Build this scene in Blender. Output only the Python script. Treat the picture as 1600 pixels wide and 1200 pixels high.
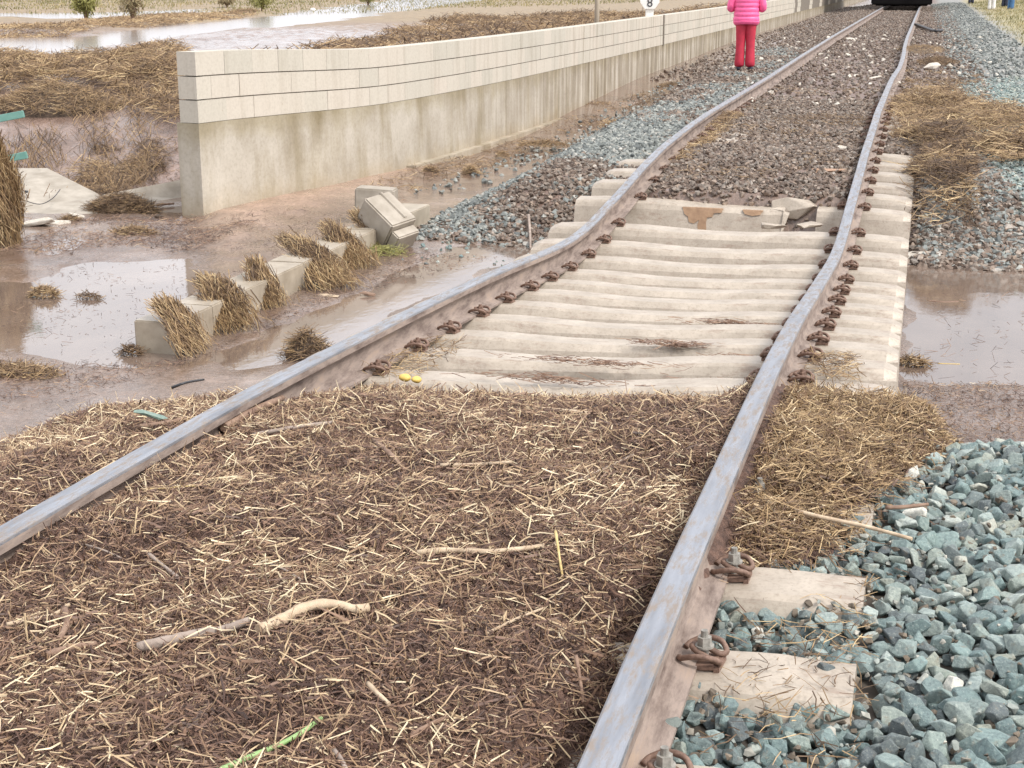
import bpy, bmesh, math, random
import numpy as np
from mathutils import Vector, Matrix

scene = bpy.context.scene
for o in list(bpy.data.objects):
    bpy.data.objects.remove(o)
C = scene.collection
rng = np.random.default_rng(7)
random.seed(7)
R = math.radians

# ------------------------------------------------------------------ camera
F_PX, PITCH, YAW, CAM_H = 2300.0, 15.3647, 15.3552, 1.31     # focal length in pixels of a 1600 px wide frame
cam_d = bpy.data.cameras.new('camera')
cam = bpy.data.objects.new('camera', cam_d)
C.objects.link(cam)
cam_d.sensor_fit = 'HORIZONTAL'
cam_d.sensor_width = 36.0
cam_d.lens = F_PX / 1600.0 * 36.0
cam_d.clip_start = 0.05
cam_d.clip_end = 2000
cam_d.dof.use_dof = True
cam_d.dof.focus_distance = 4.2
cam_d.dof.aperture_fstop = 45.0
cam.location = (0, 0, CAM_H)
cam.rotation_euler = (R(90 - PITCH), 0, R(YAW))
scene.camera = cam
# ------------------------------------------------------------------ light
w = bpy.data.worlds.new('World')
scene.world = w
w.use_nodes = True
nt = w.node_tree
nt.nodes.clear()
sky = nt.nodes.new('ShaderNodeTexSky')
sky.sky_type = 'NISHITA'
sky.sun_disc = False
SUN_EL, SUN_AZ = 50.0, 110.0          # azimuth clockwise from +Y (track direction)
sky.sun_elevation = R(SUN_EL)
sky.sun_rotation = R(SUN_AZ)
sky.air_density = 1.0
sky.dust_density = 6.0
sky.ozone_density = 1.0
hs = nt.nodes.new('ShaderNodeHueSaturation')
hs.inputs['Saturation'].default_value = 0.5
bg = nt.nodes.new('ShaderNodeBackground')
bg.inputs['Strength'].default_value = 0.15
wo = nt.nodes.new('ShaderNodeOutputWorld')
nt.links.new(sky.outputs[0], hs.inputs['Color'])
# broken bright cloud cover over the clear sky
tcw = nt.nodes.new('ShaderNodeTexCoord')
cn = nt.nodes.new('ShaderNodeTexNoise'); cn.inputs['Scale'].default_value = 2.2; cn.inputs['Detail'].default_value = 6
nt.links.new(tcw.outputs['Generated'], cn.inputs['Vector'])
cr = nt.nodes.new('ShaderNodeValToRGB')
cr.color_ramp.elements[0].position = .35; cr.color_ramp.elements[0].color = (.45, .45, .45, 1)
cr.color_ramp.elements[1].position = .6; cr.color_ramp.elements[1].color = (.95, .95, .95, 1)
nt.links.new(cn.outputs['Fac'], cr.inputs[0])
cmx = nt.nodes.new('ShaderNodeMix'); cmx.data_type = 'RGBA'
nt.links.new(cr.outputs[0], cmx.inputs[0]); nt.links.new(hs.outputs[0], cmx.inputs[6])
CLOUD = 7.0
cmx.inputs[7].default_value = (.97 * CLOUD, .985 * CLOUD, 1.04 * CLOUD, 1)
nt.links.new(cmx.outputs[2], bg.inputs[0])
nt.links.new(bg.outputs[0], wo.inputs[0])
sun_d = bpy.data.lights.new('sun', 'SUN')
sun_d.energy = 1.9
sun_d.angle = R(12)
sun_d.color = (1.0, 0.965, 0.91)
sun = bpy.data.objects.new('sun', sun_d)
C.objects.link(sun)
az, el = R(SUN_AZ), R(SUN_EL)
sv = Vector((math.sin(az) * math.cos(el), math.cos(az) * math.cos(el), math.sin(el)))
sun.rotation_euler = sv.to_track_quat('Z', 'Y').to_euler()
scene.view_settings.view_transform = 'Standard'
scene.view_settings.look = 'None'
scene.view_settings.exposure = 0.60
scene.view_settings.gamma = 1.0

# ------------------------------------------------------------------ surveying helper: photo pixel (1600x1200) -> point of the place
_M = np.array(cam.rotation_euler.to_matrix())
_C = np.array([0, 0, CAM_H])
def ray(x, y):
    return _M @ np.array([(x - 800) / F_PX, -(y - 600) / F_PX, -1.0])
def at(x, y, z):
    r = ray(x, y)
    return _C + r * (z - _C[2]) / r[2]
def atX(x, y, X):
    r = ray(x, y)
    return _C + r * (X - _C[0]) / r[0]

# ------------------------------------------------------------------ noise
def _hash(ix, iy, seed):
    n = (ix.astype(np.int64) * 374761393 + iy.astype(np.int64) * 668265263 + seed * 1442695041) & 0xffffffff
    n = ((n ^ (n >> 13)) * 1274126177) & 0xffffffff
    return ((n ^ (n >> 16)) & 0xffff) / 65535.0
def vnoise(x, y, seed=0):
    ix, iy = np.floor(x), np.floor(y)
    fx, fy = x - ix, y - iy
    fx = fx * fx * (3 - 2 * fx); fy = fy * fy * (3 - 2 * fy)
    a = _hash(ix, iy, seed); b = _hash(ix + 1, iy, seed)
    c = _hash(ix, iy + 1, seed); d = _hash(ix + 1, iy + 1, seed)
    return (a + (b - a) * fx + (c - a) * fy + (a - b - c + d) * fx * fy) * 2 - 1
def fbm(x, y, sc, octv=4, seed=0, gain=.5):
    x = np.asarray(x, float) * sc; y = np.asarray(y, float) * sc
    s = 0; a = 1; t = 0
    for i in range(octv):
        s = s + a * vnoise(x, y, seed + i * 17); t += a
        a *= gain; x = x * 2.03 + 5.1; y = y * 2.03 + 1.7
    return s / t
def sm(a, b, x):
    t = np.clip((x - a) / (b - a), 0, 1)
    return t * t * (3 - 2 * t)
def poly_sd(X, Y, pts):
    """signed distance to a plan polygon, positive inside"""
    P = np.array(pts, float)[:, :2]
    d = np.full(X.shape, 1e9); ins = np.zeros(X.shape, bool)
    for i in range(len(P)):
        a, b = P[i], P[(i + 1) % len(P)]
        e = b - a; L = e @ e + 1e-12
        t = np.clip(((X - a[0]) * e[0] + (Y - a[1]) * e[1]) / L, 0, 1)
        d = np.minimum(d, np.hypot(X - a[0] - t * e[0], Y - a[1] - t * e[1]))
        cr = ((a[1] > Y) != (b[1] > Y)) & (X < (b[0] - a[0]) * (Y - a[1]) / (b[1] - a[1] + 1e-12) + a[0])
        ins ^= cr
    return np.where(ins, d, -d)
def plan(pxs, z):
    return [at(x, y, z)[:2] for x, y in pxs]

# ------------------------------------------------------------------ mesh helpers
def tag(o, label=None, cat=None, group=None, kind=None):
    if label: o['label'] = label
    if cat: o['category'] = cat
    if group: o['group'] = group
    if kind: o['kind'] = kind
    return o
def link(name, me, parent=None, loc=None):
    o = bpy.data.objects.new(name, me)
    C.objects.link(o)
    if parent: o.parent = parent
    if loc is not None: o.location = loc
    return o
def empty(name, loc=(0, 0, 0), rot=(0, 0, 0)):
    o = bpy.data.objects.new(name, None)
    o.empty_display_size = .1
    C.objects.link(o); o.location = loc; o.rotation_euler = rot
    return o
def np_mesh(name, V, Fc, mats=(), attrs=None, cols=None, smooth=False, midx=None):
    """V (n,3); Fc (m,k) faces of constant size k"""
    me = bpy.data.meshes.new(name)
    V = np.asarray(V, np.float32); Fc = np.asarray(Fc, np.int32)
    n, (m, k) = len(V), Fc.shape
    me.vertices.add(n); me.vertices.foreach_set('co', V.ravel())
    me.loops.add(m * k); me.loops.foreach_set('vertex_index', Fc.ravel())
    me.polygons.add(m)
    me.polygons.foreach_set('loop_start', np.arange(0, m * k, k, dtype=np.int32))
    me.polygons.foreach_set('loop_total', np.full(m, k, np.int32))
    me.polygons.foreach_set('use_smooth', np.full(m, smooth, bool))
    for mt in mats: me.materials.append(mt)
    if midx is not None: me.polygons.foreach_set('material_index', np.asarray(midx, np.int32))
    for nm, a in (attrs or {}).items():
        at_ = me.attributes.new(nm, 'FLOAT', 'POINT')
        at_.data.foreach_set('value', np.asarray(a, np.float32))
    if cols is not None:
        at_ = me.attributes.new('col', 'FLOAT_COLOR', 'POINT')
        at_.data.foreach_set('color', np.c_[cols, np.ones(n)].astype(np.float32).ravel())
    me.update(calc_edges=True)
    return me
def bm_mesh(name, bm, mats=(), smooth=False):
    me = bpy.data.meshes.new(name)
    bm.normal_update()
    bm.to_mesh(me); bm.free()
    for mt in mats: me.materials.append(mt)
    if smooth: me.polygons.foreach_set('use_smooth', np.ones(len(me.polygons), bool))
    return me
def grid_faces(nx, ny):
    i = np.arange(nx * ny).reshape(ny, nx)
    return np.stack([i[:-1, :-1].ravel(), i[:-1, 1:].ravel(), i[1:, 1:].ravel(), i[1:, :-1].ravel()], 1)
def bm_box(bm, c, s, rot=None, mi=0, bev=0):
    g = bmesh.ops.create_cube(bm, size=1)
    vs = g['verts']
    M = Matrix.Translation(c) @ (rot.to_4x4() if rot else Matrix.Identity(4)) @ Matrix.Diagonal((*s, 1))
    bmesh.ops.transform(bm, matrix=M, verts=vs)
    fs = set(f for v in vs for f in v.link_faces)
    for f in fs: f.material_index = mi
    if bev:
        bmesh.ops.bevel(bm, geom=list(set(e for v in vs for e in v.link_edges)), offset=bev, segments=2, affect='EDGES')
    return vs
def bm_tube(bm, pts, rad, seg=8, cap=True, mi=0):
    pts = [Vector(p) for p in pts]
    rad = rad if hasattr(rad, '__len__') else [rad] * len(pts)
    rings = []
    prev = None
    for i, p in enumerate(pts):
        d = (pts[min(i + 1, len(pts) - 1)] - pts[max(i - 1, 0)]).normalized()
        if prev is None:
            a = d.orthogonal().normalized()
        else:
            a = (prev - d * prev.dot(d)).normalized()
        prev = a
        b = d.cross(a)
        rings.append([bm.verts.new(p + (a * math.cos(t) + b * math.sin(t)) * rad[i]) for t in [2 * math.pi * j / seg for j in range(seg)]])
    for r0, r1 in zip(rings, rings[1:]):
        for j in range(seg):
            f = bm.faces.new((r0[j], r0[(j + 1) % seg], r1[(j + 1) % seg], r1[j])); f.material_index = mi; f.smooth = True
    if cap:
        f = bm.faces.new(rings[0][::-1]); f.material_index = mi
        f = bm.faces.new(rings[-1]); f.material_index = mi
def smooth_path(pts, n=6):
    """Catmull-Rom through pts"""
    P = [Vector(p) for p in pts]
    P = [P[0] * 2 - P[1]] + P + [P[-1] * 2 - P[-2]]
    o = []
    for i in range(1, len(P) - 2):
        for k in range(n):
            t = k / n
            a, b, c, d = P[i - 1], P[i], P[i + 1], P[i + 2]
            o.append(.5 * ((2 * b) + (c - a) * t + (2 * a - 5 * b + 4 * c - d) * t * t + (3 * b - a - 3 * c + d) * t ** 3))
    o.append(P[-2])
    return o

# ------------------------------------------------------------------ materials
def new_mat(name):
    m = bpy.data.materials.new(name); m.use_nodes = True
    nt = m.node_tree; b = nt.nodes['Principled BSDF']
    return m, nt, b
def N(nt, t, **kw):
    n = nt.nodes.new(t)
    for k, v in kw.items():
        if k in n.inputs: n.inputs[k].default_value = v
        else: setattr(n, k, v)
    return n
def ramp(nt, src, stops):
    r = nt.nodes.new('ShaderNodeValToRGB')
    els = r.color_ramp.elements
    while len(els) < len(stops): els.new(.5)
    for e, (p, c) in zip(els, stops):
        e.position = p; e.color = (*c, 1) if len(c) == 3 else c
    nt.links.new(src, r.inputs[0])
    return r
def mixc(nt, fac, a, b, mode='MIX'):
    m = nt.nodes.new('ShaderNodeMix'); m.data_type = 'RGBA'; m.blend_type = mode
    for i, v in ((0, fac), (6, a), (7, b)):
        if hasattr(v, 'is_linked'): nt.links.new(v, m.inputs[i])
        else: m.inputs[i].default_value = v if i == 0 or len(v) == 4 else (*v, 1)
    return m.outputs[2]
def coords(nt, scale=(1, 1, 1), kind='Object'):
    t = nt.nodes.new('ShaderNodeTexCoord'); mp = nt.nodes.new('ShaderNodeMapping')
    mp.inputs['Scale'].default_value = scale
    nt.links.new(t.outputs[kind], mp.inputs[0])
    return mp.outputs[0]
def noise(nt, vec, scale, detail=5, rough=.6, dist=0):
    n = N(nt, 'ShaderNodeTexNoise', Scale=scale, Detail=detail, Roughness=rough, Distortion=dist)
    nt.links.new(vec, n.inputs['Vector'])
    return n.outputs['Fac']
def bump(nt, b, h, strength, dist):
    n = N(nt, 'ShaderNodeBump', Strength=strength, Distance=dist)
    nt.links.new(h, n.inputs['Height']); nt.links.new(n.outputs[0], b.inputs['Normal'])
def simple(name, c1, c2, rough=.7, scale=12, bs=.3, bd=.004, stretch=(1, 1, 1), metal=0, spec=.5, detail=6):
    m, nt, b = new_mat(name)
    v = coords(nt, stretch)
    n = noise(nt, v, scale, detail)
    r = ramp(nt, n, [(.32, c1), (.68, c2)])
    nt.links.new(r.outputs[0], b.inputs['Base Color'])
    b.inputs['Roughness'].default_value = rough
    b.inputs['Metallic'].default_value = metal
    b.inputs['Specular IOR Level'].default_value = spec
    if bs: bump(nt, b, noise(nt, v, scale * 5, 4), bs, bd)
    return m
def tinted(name, stops, rough=.7, scale=60, amount=.35, spec=.4, bs=0):
    """colour picked per piece by the mesh attribute 'tint', with fine mottling"""
    m, nt, b = new_mat(name)
    a = nt.nodes.new('ShaderNodeAttribute'); a.attribute_name = 'tint'
    r = ramp(nt, a.outputs['Fac'], stops)
    v = coords(nt)
    n = noise(nt, v, scale, 4)
    d = ramp(nt, n, [(.3, (1 - amount,) * 3), (.7, (1 + amount * .6,) * 3)])
    nt.links.new(mixc(nt, 1.0, r.outputs[0], d.outputs[0], 'MULTIPLY'), b.inputs['Base Color'])
    b.inputs['Roughness'].default_value = rough
    b.inputs['Specular IOR Level'].default_value = spec
    if bs: bump(nt, b, n, bs, .004)
    return m

M = {}
# mud ground: colour by region (attribute col), gloss by wetness (attribute wet)
m, nt, b = new_mat('mud_ground')
ac = nt.nodes.new('ShaderNodeAttribute'); ac.attribute_name = 'col'
aw = nt.nodes.new('ShaderNodeAttribute'); aw.attribute_name = 'wet'
v = coords(nt)
n1 = noise(nt, v, 3.0, 8, .65); n2 = noise(nt, v, 38, 6, .65)
d1 = ramp(nt, n1, [(.3, (.70, .68, .66)), (.7, (1.25, 1.22, 1.2))])
d2 = ramp(nt, n2, [(.3, (.62, .6, .58)), (.62, (1.18, 1.18, 1.18))])
c = mixc(nt, 1., ac.outputs['Color'], d1.outputs[0], 'MULTIPLY')
c = mixc(nt, 1., c, d2.outputs[0], 'MULTIPLY')
nt.links.new(c, b.inputs['Base Color'])
vs = coords(nt, (1, .55, 1))
n3 = noise(nt, vs, 5.5, 6, .6, .4)
sub = N(nt, 'ShaderNodeMath', operation='ADD'); nt.links.new(n3, sub.inputs[0]); nt.links.new(aw.outputs['Fac'], sub.inputs[1])
rr = N(nt, 'ShaderNodeMapRange'); nt.links.new(sub.outputs[0], rr.inputs[0])
rr.inputs[1].default_value = .80; rr.inputs[2].default_value = 1.18; rr.inputs[3].default_value = .65; rr.inputs[4].default_value = .08
nt.links.new(rr.outputs[0], b.inputs['Roughness'])
b.inputs['Specular IOR Level'].default_value = .8
bstr = N(nt, 'ShaderNodeMapRange'); nt.links.new(sub.outputs[0], bstr.inputs[0])
bstr.inputs[1].default_value = .8; bstr.inputs[2].default_value = 1.35; bstr.inputs[3].default_value = .8; bstr.inputs[4].default_value = .06
bn = N(nt, 'ShaderNodeBump', Distance=.012); nt.links.new(bstr.outputs[0], bn.inputs['Strength'])
nt.links.new(n2, bn.inputs['Height']); nt.links.new(bn.outputs[0], b.inputs['Normal'])
M['ground'] = m
# muddy standing water
m, nt, b = new_mat('muddy_water')
v = coords(nt, (1, .6, 1))
r = ramp(nt, noise(nt, v, 1.6, 5), [(.3, (.13, .092, .072)), (.7, (.22, .165, .13))])
nt.links.new(r.outputs[0], b.inputs['Base Color'])
b.inputs['Roughness'].default_value = .045
b.inputs['IOR'].default_value = 2.35
bump(nt, b, noise(nt, v, 14, 4), .08, .01)
M['water'] = m
m, nt, b = new_mat('stream_water'); b.inputs['Base Color'].default_value = (.24, .20, .18, 1); b.inputs['Roughness'].default_value = .12; b.inputs['IOR'].default_value = 1.8
bump(nt, b, noise(nt, coords(nt, (1, .35, 1)), 3, 4), .02, .02)
M['stream'] = m
M['mulch'] = simple('wet_mulch', (.055, .030, .022), (.20, .117, .085), .62, 30, .9, .012)
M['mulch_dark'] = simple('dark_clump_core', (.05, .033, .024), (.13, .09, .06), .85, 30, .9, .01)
M['straw'] = tinted('straw', [(0, (.05, .027, .020)), (.3, (.14, .078, .055)), (.55, (.26, .158, .10)), (.76, (.36, .24, .14)), (.9, (.53, .40, .24)), (1, (.73, .61, .41))], .55, 45, .35)
M['straw_gold'] = tinted('golden_straw', [(0, (.055, .031, .018)), (.35, (.16, .097, .05)), (.7, (.36, .24, .12)), (1, (.64, .49, .28))], .6, 30, .3)
m, nt, b = new_mat('green_grey_ballast')
a = nt.nodes.new('ShaderNodeAttribute'); a.attribute_name = 'tint'
r = ramp(nt, a.outputs['Fac'], [(0, (.085, .10, .11)), (.15, (.15, .175, .175)), (.28, (.16, .22, .22)), (.40, (.235, .275, .26)), (.50, (.20, .275, .27)), (.60, (.28, .295, .25)), (.70, (.28, .34, .33)), (.82, (.39, .425, .395)), (.90, (.42, .40, .33)), (.94, (.38, .29, .28)), (.97, (.17, .12, .12)), (1, (.62, .60, .54))])
v = coords(nt)
n = noise(nt, v, 120, 6, .7)
d = ramp(nt, n, [(.3, (.55, .56, .58)), (.5, (.95, .96, .95)), (.7, (1.25, 1.22, 1.15))])
c = mixc(nt, 1., r.outputs[0], d.outputs[0], 'MULTIPLY')
fl = ramp(nt, noise(nt, v, 170, 5, .75, .6), [(.58, (0, 0, 0)), (.68, (.7, .7, .7))])
c = mixc(nt, fl.outputs[0], c, (.52, .54, .48))
bw = ramp(nt, noise(nt, v, 40, 5, .6), [(.58, (0, 0, 0)), (.70, (.6, .6, .6))])
c = mixc(nt, bw.outputs[0], c, (.20, .16, .115))
nt.links.new(c, b.inputs['Base Color']); b.inputs['Roughness'].default_value = .7; b.inputs['Specular IOR Level'].default_value = .35
bump(nt, b, n, .9, .005)
M['stone'] = m
M['stone_brown'] = tinted('muddy_ballast', [(0, (.06, .044, .035)), (.4, (.17, .122, .092)), (.6, (.20, .175, .15)), (.75, (.27, .20, .15)), (.93, (.32, .28, .24)), (1, (.55, .5, .44))], .65, 40, .35)
M['stone_grey'] = tinted('grey_ballast', [(0, (.09, .10, .10)), (.4, (.19, .205, .195)), (.75, (.29, .30, .275)), (.95, (.42, .40, .36)), (1, (.62, .58, .52))], .7, 40, .35)
M['stone_dusty'] = tinted('dusty_chips', [(0, (.10, .08, .06)), (.4, (.20, .16, .12)), (.6, (.24, .26, .24)), (.8, (.30, .33, .30)), (1, (.42, .38, .32))], .8, 60, .3)
M['limestone'] = simple('pale_limestone', (.42, .37, .30), (.66, .62, .55), .8, 14, .6, .01)
# sleeper concrete
m, nt, b = new_mat('sleeper_concrete')
v = coords(nt)
base = ramp(nt, noise(nt, v, 5, 7, .65), [(.3, (.30, .255, .205)), (.7, (.455, .395, .325))])
fine = ramp(nt, noise(nt, v, 70, 5, .7), [(.25, (.72, .7, .68)), (.5, (1.05, 1.05, 1.05))])
c = mixc(nt, 1., base.outputs[0], fine.outputs[0], 'MULTIPLY')
dirt = ramp(nt, noise(nt, coords(nt, (1, 2.5, 2.5)), 7, 9, .75), [(.53, (0, 0, 0)), (.66, (1, 1, 1))])
dm = N(nt, 'ShaderNodeMath', operation='MULTIPLY'); nt.links.new(dirt.outputs[0], dm.inputs[0]); dm.inputs[1].default_value = .65
c = mixc(nt, dm.outputs[0], c, (.22, .15, .11))
spk = ramp(nt, noise(nt, v, 55, 3, .9), [(.27, (.25, .2, .17)), (.33, (1, 1, 1))])
c = mixc(nt, 1., c, spk.outputs[0], 'MULTIPLY')
nt.links.new(c, b.inputs['Base Color']); b.inputs['Roughness'].default_value = .5
bump(nt, b, noise(nt, v, 90, 4), .35, .003)
M['sleeper'] = m
# steel
m, nt, b = new_mat('rail_rust_mud')
v = coords(nt, (1, .25, 1))
r1 = ramp(nt, noise(nt, v, 16, 9, .75), [(.36, (.12, .085, .07)), (.55, (.29, .23, .195)), (.75, (.38, .28, .205))])
nt.links.new(r1.outputs[0], b.inputs['Base Color']); b.inputs['Roughness'].default_value = .72
bump(nt, b, noise(nt, v, 70, 4), .4, .002)
M['rust'] = m
m, nt, b = new_mat('rail_running_surface')
v = coords(nt, (1, .22, 1))
k = ramp(nt, noise(nt, v, 34, 9, .78), [(.47, (0, 0, 0)), (.60, (1, 1, 1))])
k2 = ramp(nt, noise(nt, coords(nt, (6, .6, 1)), 6, 6, .6), [(.3, (.24, .25, .275)), (.7, (.40, .415, .45))])
c = mixc(nt, k.outputs[0], k2.outputs[0], (.22, .185, .16))
nt.links.new(c, b.inputs['Base Color'])
kr = N(nt, 'ShaderNodeMapRange'); nt.links.new(k.outputs[0], kr.inputs[0]); kr.inputs[3].default_value = .42; kr.inputs[4].default_value = .8
km = N(nt, 'ShaderNodeMapRange'); nt.links.new(k.outputs[0], km.inputs[0]); km.inputs[3].default_value = .7; km.inputs[4].default_value = 0
nt.links.new(kr.outputs[0], b.inputs['Roughness']); nt.links.new(km.outputs[0], b.inputs['Metallic'])
bump(nt, b, noise(nt, v, 60, 4), .15, .002)
M['steel'] = m
M['clip'] = simple('rusty_clip', (.10, .055, .038), (.25, .16, .12), .7, 60, .4, .002)
M['bolt'] = simple('bolt_steel', (.20, .19, .17), (.40, .38, .34), .55, 50, .3, .002, metal=.2)
# wall
m, nt, b = new_mat('cream_blocks')
v = coords(nt)
ab = nt.nodes.new('ShaderNodeAttribute'); ab.attribute_name = 'tint'
bc = ramp(nt, ab.outputs['Fac'], [(0, (.46, .43, .365)), (.5, (.505, .465, .395)), (1, (.52, .47, .40))])
f = ramp(nt, noise(nt, v, 40, 6, .7), [(.25, (.86, .85, .84)), (.55, (1.03, 1.03, 1.03))])
st = ramp(nt, noise(nt, coords(nt, (2.2, 2.2, .18)), 3.2, 6, .7), [(.50, (1, 1, 1)), (.72, (.62, .57, .5))])
sx = nt.nodes.new('ShaderNodeSeparateXYZ'); nt.links.new(coords(nt), sx.inputs[0])
fy = N(nt, 'ShaderNodeMapRange'); nt.links.new(sx.outputs[1], fy.inputs[0]); fy.inputs[1].default_value = 15; fy.inputs[2].default_value = 22
c = mixc(nt, 1., bc.outputs[0], f.outputs[0], 'MULTIPLY')
c2 = mixc(nt, 1., c, st.outputs[0], 'MULTIPLY')
fy.inputs[3].default_value = .38
c = mixc(nt, fy.outputs[0], c, c2)
md = ramp(nt, noise(nt, v, 9, 8, .8), [(.62, (1, 1, 1)), (.72, (.66, .58, .50))])
c = mixc(nt, 1., c, md.outputs[0], 'MULTIPLY')
nt.links.new(c, b.inputs['Base Color']); b.inputs['Roughness'].default_value = .85
bump(nt, b, noise(nt, v, 90, 4), .3, .003)
M['block'] = m
m, nt, b = new_mat('cast_wall_concrete')
bc = ramp(nt, noise(nt, coords(nt), 1.6, 8, .68), [(.3, (.35, .31, .25)), (.7, (.50, .46, .395))])
f = ramp(nt, noise(nt, coords(nt), 32, 6, .7), [(.25, (.82, .81, .79)), (.55, (1.04, 1.04, 1.04))])
st = ramp(nt, noise(nt, coords(nt, (2.6, 2.6, .12)), 2.6, 7, .62), [(.38, (1.1, 1.1, 1.1)), (.56, (.60, .56, .50))])
sz_ = nt.nodes.new('ShaderNodeSeparateXYZ'); nt.links.new(coords(nt), sz_.inputs[0])
zn = N(nt, 'ShaderNodeMath', operation='MULTIPLY_ADD'); nt.links.new(noise(nt, coords(nt), 2.2, 5), zn.inputs[0]); zn.inputs[1].default_value = .5; nt.links.new(sz_.outputs[2], zn.inputs[2])
tide = ramp(nt, zn.outputs[0], [(.0, (.78, .70, .60)), (.02, (1, 1, 1))])
tmap = N(nt, 'ShaderNodeMapRange'); nt.links.new(zn.outputs[0], tmap.inputs[0]); tmap.inputs[1].default_value = -.50; tmap.inputs[2].default_value = -.22
tide = ramp(nt, tmap.outputs[0], [(.0, (.86, .79, .70)), (.5, (.96, .93, .88)), (.9, (1, 1, 1))])
tmap2 = N(nt, 'ShaderNodeMapRange'); nt.links.new(zn.outputs[0], tmap2.inputs[0]); tmap2.inputs[1].default_value = .10; tmap2.inputs[2].default_value = .30
drip = ramp(nt, tmap2.outputs[0], [(.1, (1, 1, 1)), (1, (.80, .77, .66))])
stl = ramp(nt, noise(nt, coords(nt, (1.6, 1.6, .35)), 1.7, 6, .6), [(.46, (1, 1, 1)), (.66, (.70, .66, .56))])
sx = nt.nodes.new('ShaderNodeSeparateXYZ'); nt.links.new(coords(nt), sx.inputs[0])
fy = N(nt, 'ShaderNodeMapRange'); nt.links.new(sx.outputs[1], fy.inputs[0]); fy.inputs[1].default_value = 15; fy.inputs[2].default_value = 24
c = mixc(nt, 1., bc.outputs[0], f.outputs[0], 'MULTIPLY')
c = mixc(nt, 1., c, stl.outputs[0], 'MULTIPLY')
c = mixc(nt, 1., c, tide.outputs[0], 'MULTIPLY')
c = mixc(nt, 1., c, drip.outputs[0], 'MULTIPLY')
c2 = mixc(nt, 1., c, st.outputs[0], 'MULTIPLY')
c = mixc(nt, fy.outputs[0], c, c2)
nt.links.new(c, b.inputs['Base Color']); b.inputs['Roughness'].default_value = .85
bump(nt, b, noise(nt, coords(nt), 60, 5), .35, .004)
M['cast'] = m
M['mortar'] = simple('dark_mortar', (.13, .11, .09), (.22, .19, .15), .9, 20)
M['slab'] = simple('pale_slab_concrete', (.25, .215, .17), (.42, .375, .315), .7, 5, .5, .006)
M['stick_pale'] = simple('peeled_wood', (.36, .26, .17), (.60, .48, .34), .7, 22, .5, .003, (1, 1, 1))
M['stick_brown'] = simple('brown_bark', (.16, .095, .065), (.30, .20, .14), .75, 25, .5, .003)
M['stick_grey'] = simple('grey_bark', (.22, .17, .14), (.38, .31, .26), .75, 25, .5, .003)
M['reed'] = simple('yellow_reed', (.42, .30, .11), (.62, .48, .22), .6, 20, .3, .002)
M['green_stem'] = simple('green_stem', (.20, .34, .11), (.33, .46, .20), .5, 20, .2, .002)
M['lemon'] = simple('yellow_peel', (.60, .40, .08), (.68, .50, .16), .5, 20, .3, .002)
M['black'] = simple('black_plastic', (.02, .02, .022), (.05, .05, .055), .5, 20, 0)
M['green_metal'] = simple('green_painted_metal', (.12, .27, .23), (.18, .34, .29), .5, 10, .1, .002)
M['white'] = simple('white_enamel', (.72, .70, .66), (.80, .79, .75), .5, 8, 0)
M['wood_post'] = simple('weathered_post', (.30, .25, .19), (.42, .36, .28), .8, 12, .4, .004, (1, 1, .1))
M['foliage'] = tinted('yellow_green_foliage', [(0, (.13, .12, .04)), (.5, (.26, .25, .07)), (1, (.42, .40, .14))], .6, 20, .3)
M['foliage_dry'] = tinted('dry_foliage', [(0, (.16, .11, .06)), (.5, (.27, .21, .11)), (1, (.38, .33, .18))], .7, 20, .3)
M['grass'] = tinted('dry_grass', [(0, (.11, .11, .04)), (.45, (.20, .185, .075)), (.75, (.29, .235, .11)), (1, (.40, .32, .17))], .7, 10, .3)
def plain(name, c, rough=.7):
    m, nt, b = new_mat(name)
    n = ramp(nt, noise(nt, coords(nt), 18, 4), [(.3, tuple(x * .85 for x in c)), (.7, tuple(min(1, x * 1.1) for x in c))])
    nt.links.new(n.outputs[0], b.inputs['Base Color']); b.inputs['Roughness'].default_value = rough
    return m
M['pink'] = plain('pink_quilted_nylon', (.90, .13, .33), .45)
M['red'] = plain('red_trousers', (.46, .025, .055), .7)
M['skin'] = plain('skin', (.55, .33, .24), .55)
M['hair'] = plain('dark_hair', (.04, .025, .02), .6)
M['navy'] = plain('dark_cloth', (.03, .035, .06), .8)
M['jeans'] = plain('blue_denim', (.06, .15, .30), .8)
M['whitecloth'] = plain('white_cloth', (.72, .70, .68), .8)
M['train_dark'] = plain('underframe_black', (.010, .009, .009), .95); M['train_dark'].node_tree.nodes['Principled BSDF'].inputs['Specular IOR Level'].default_value = .1
M['train_body'] = plain('railcar_paint', (.05, .045, .045), .5)
m, nt, b = new_mat('dark_glass'); b.inputs['Base Color'].default_value = (.02, .025, .03, 1); b.inputs['Roughness'].default_value = .08
M['glass'] = m

# ------------------------------------------------------------------ rail geometry (surveyed): head height along the track
LZ = np.array([(-1, -.04), (2, -.045), (3.05, -.049), (3.78, -.06), (4.57, -.075), (5.15, -.10), (5.87, -.133), (6.78, -.18), (7.5, -.222), (8.0, -.258), (8.7, -.312), (9.25, -.348),
               (9.7, -.356), (10.1, -.343), (10.5, -.308), (11.27, -.25), (12.0, -.18), (13.0, -.115), (14.6, -.07), (16, -.055), (22, -.058), (27.6, -.03), (37, .0), (55, .004), (140, .02)])
RZ = np.array([(-1, .01), (2.2, .022), (2.67, .034), (3.04, .03), (3.47, .022), (4.09, .006), (4.78, -.004), (5.4, -.03), (6.17, -.075), (7.28, -.18), (8.2, -.258), (9.0, -.325), (9.5, -.345),
               (10.1, -.338), (10.77, -.287), (11.57, -.241), (12.4, -.195), (13.3, -.14), (14.9, -.10), (16.4, -.045), (18, -.05), (22.5, -.062), (24.7, -.047), (27.3, -.03), (37, .0), (55, .004), (140, .02)])
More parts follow.
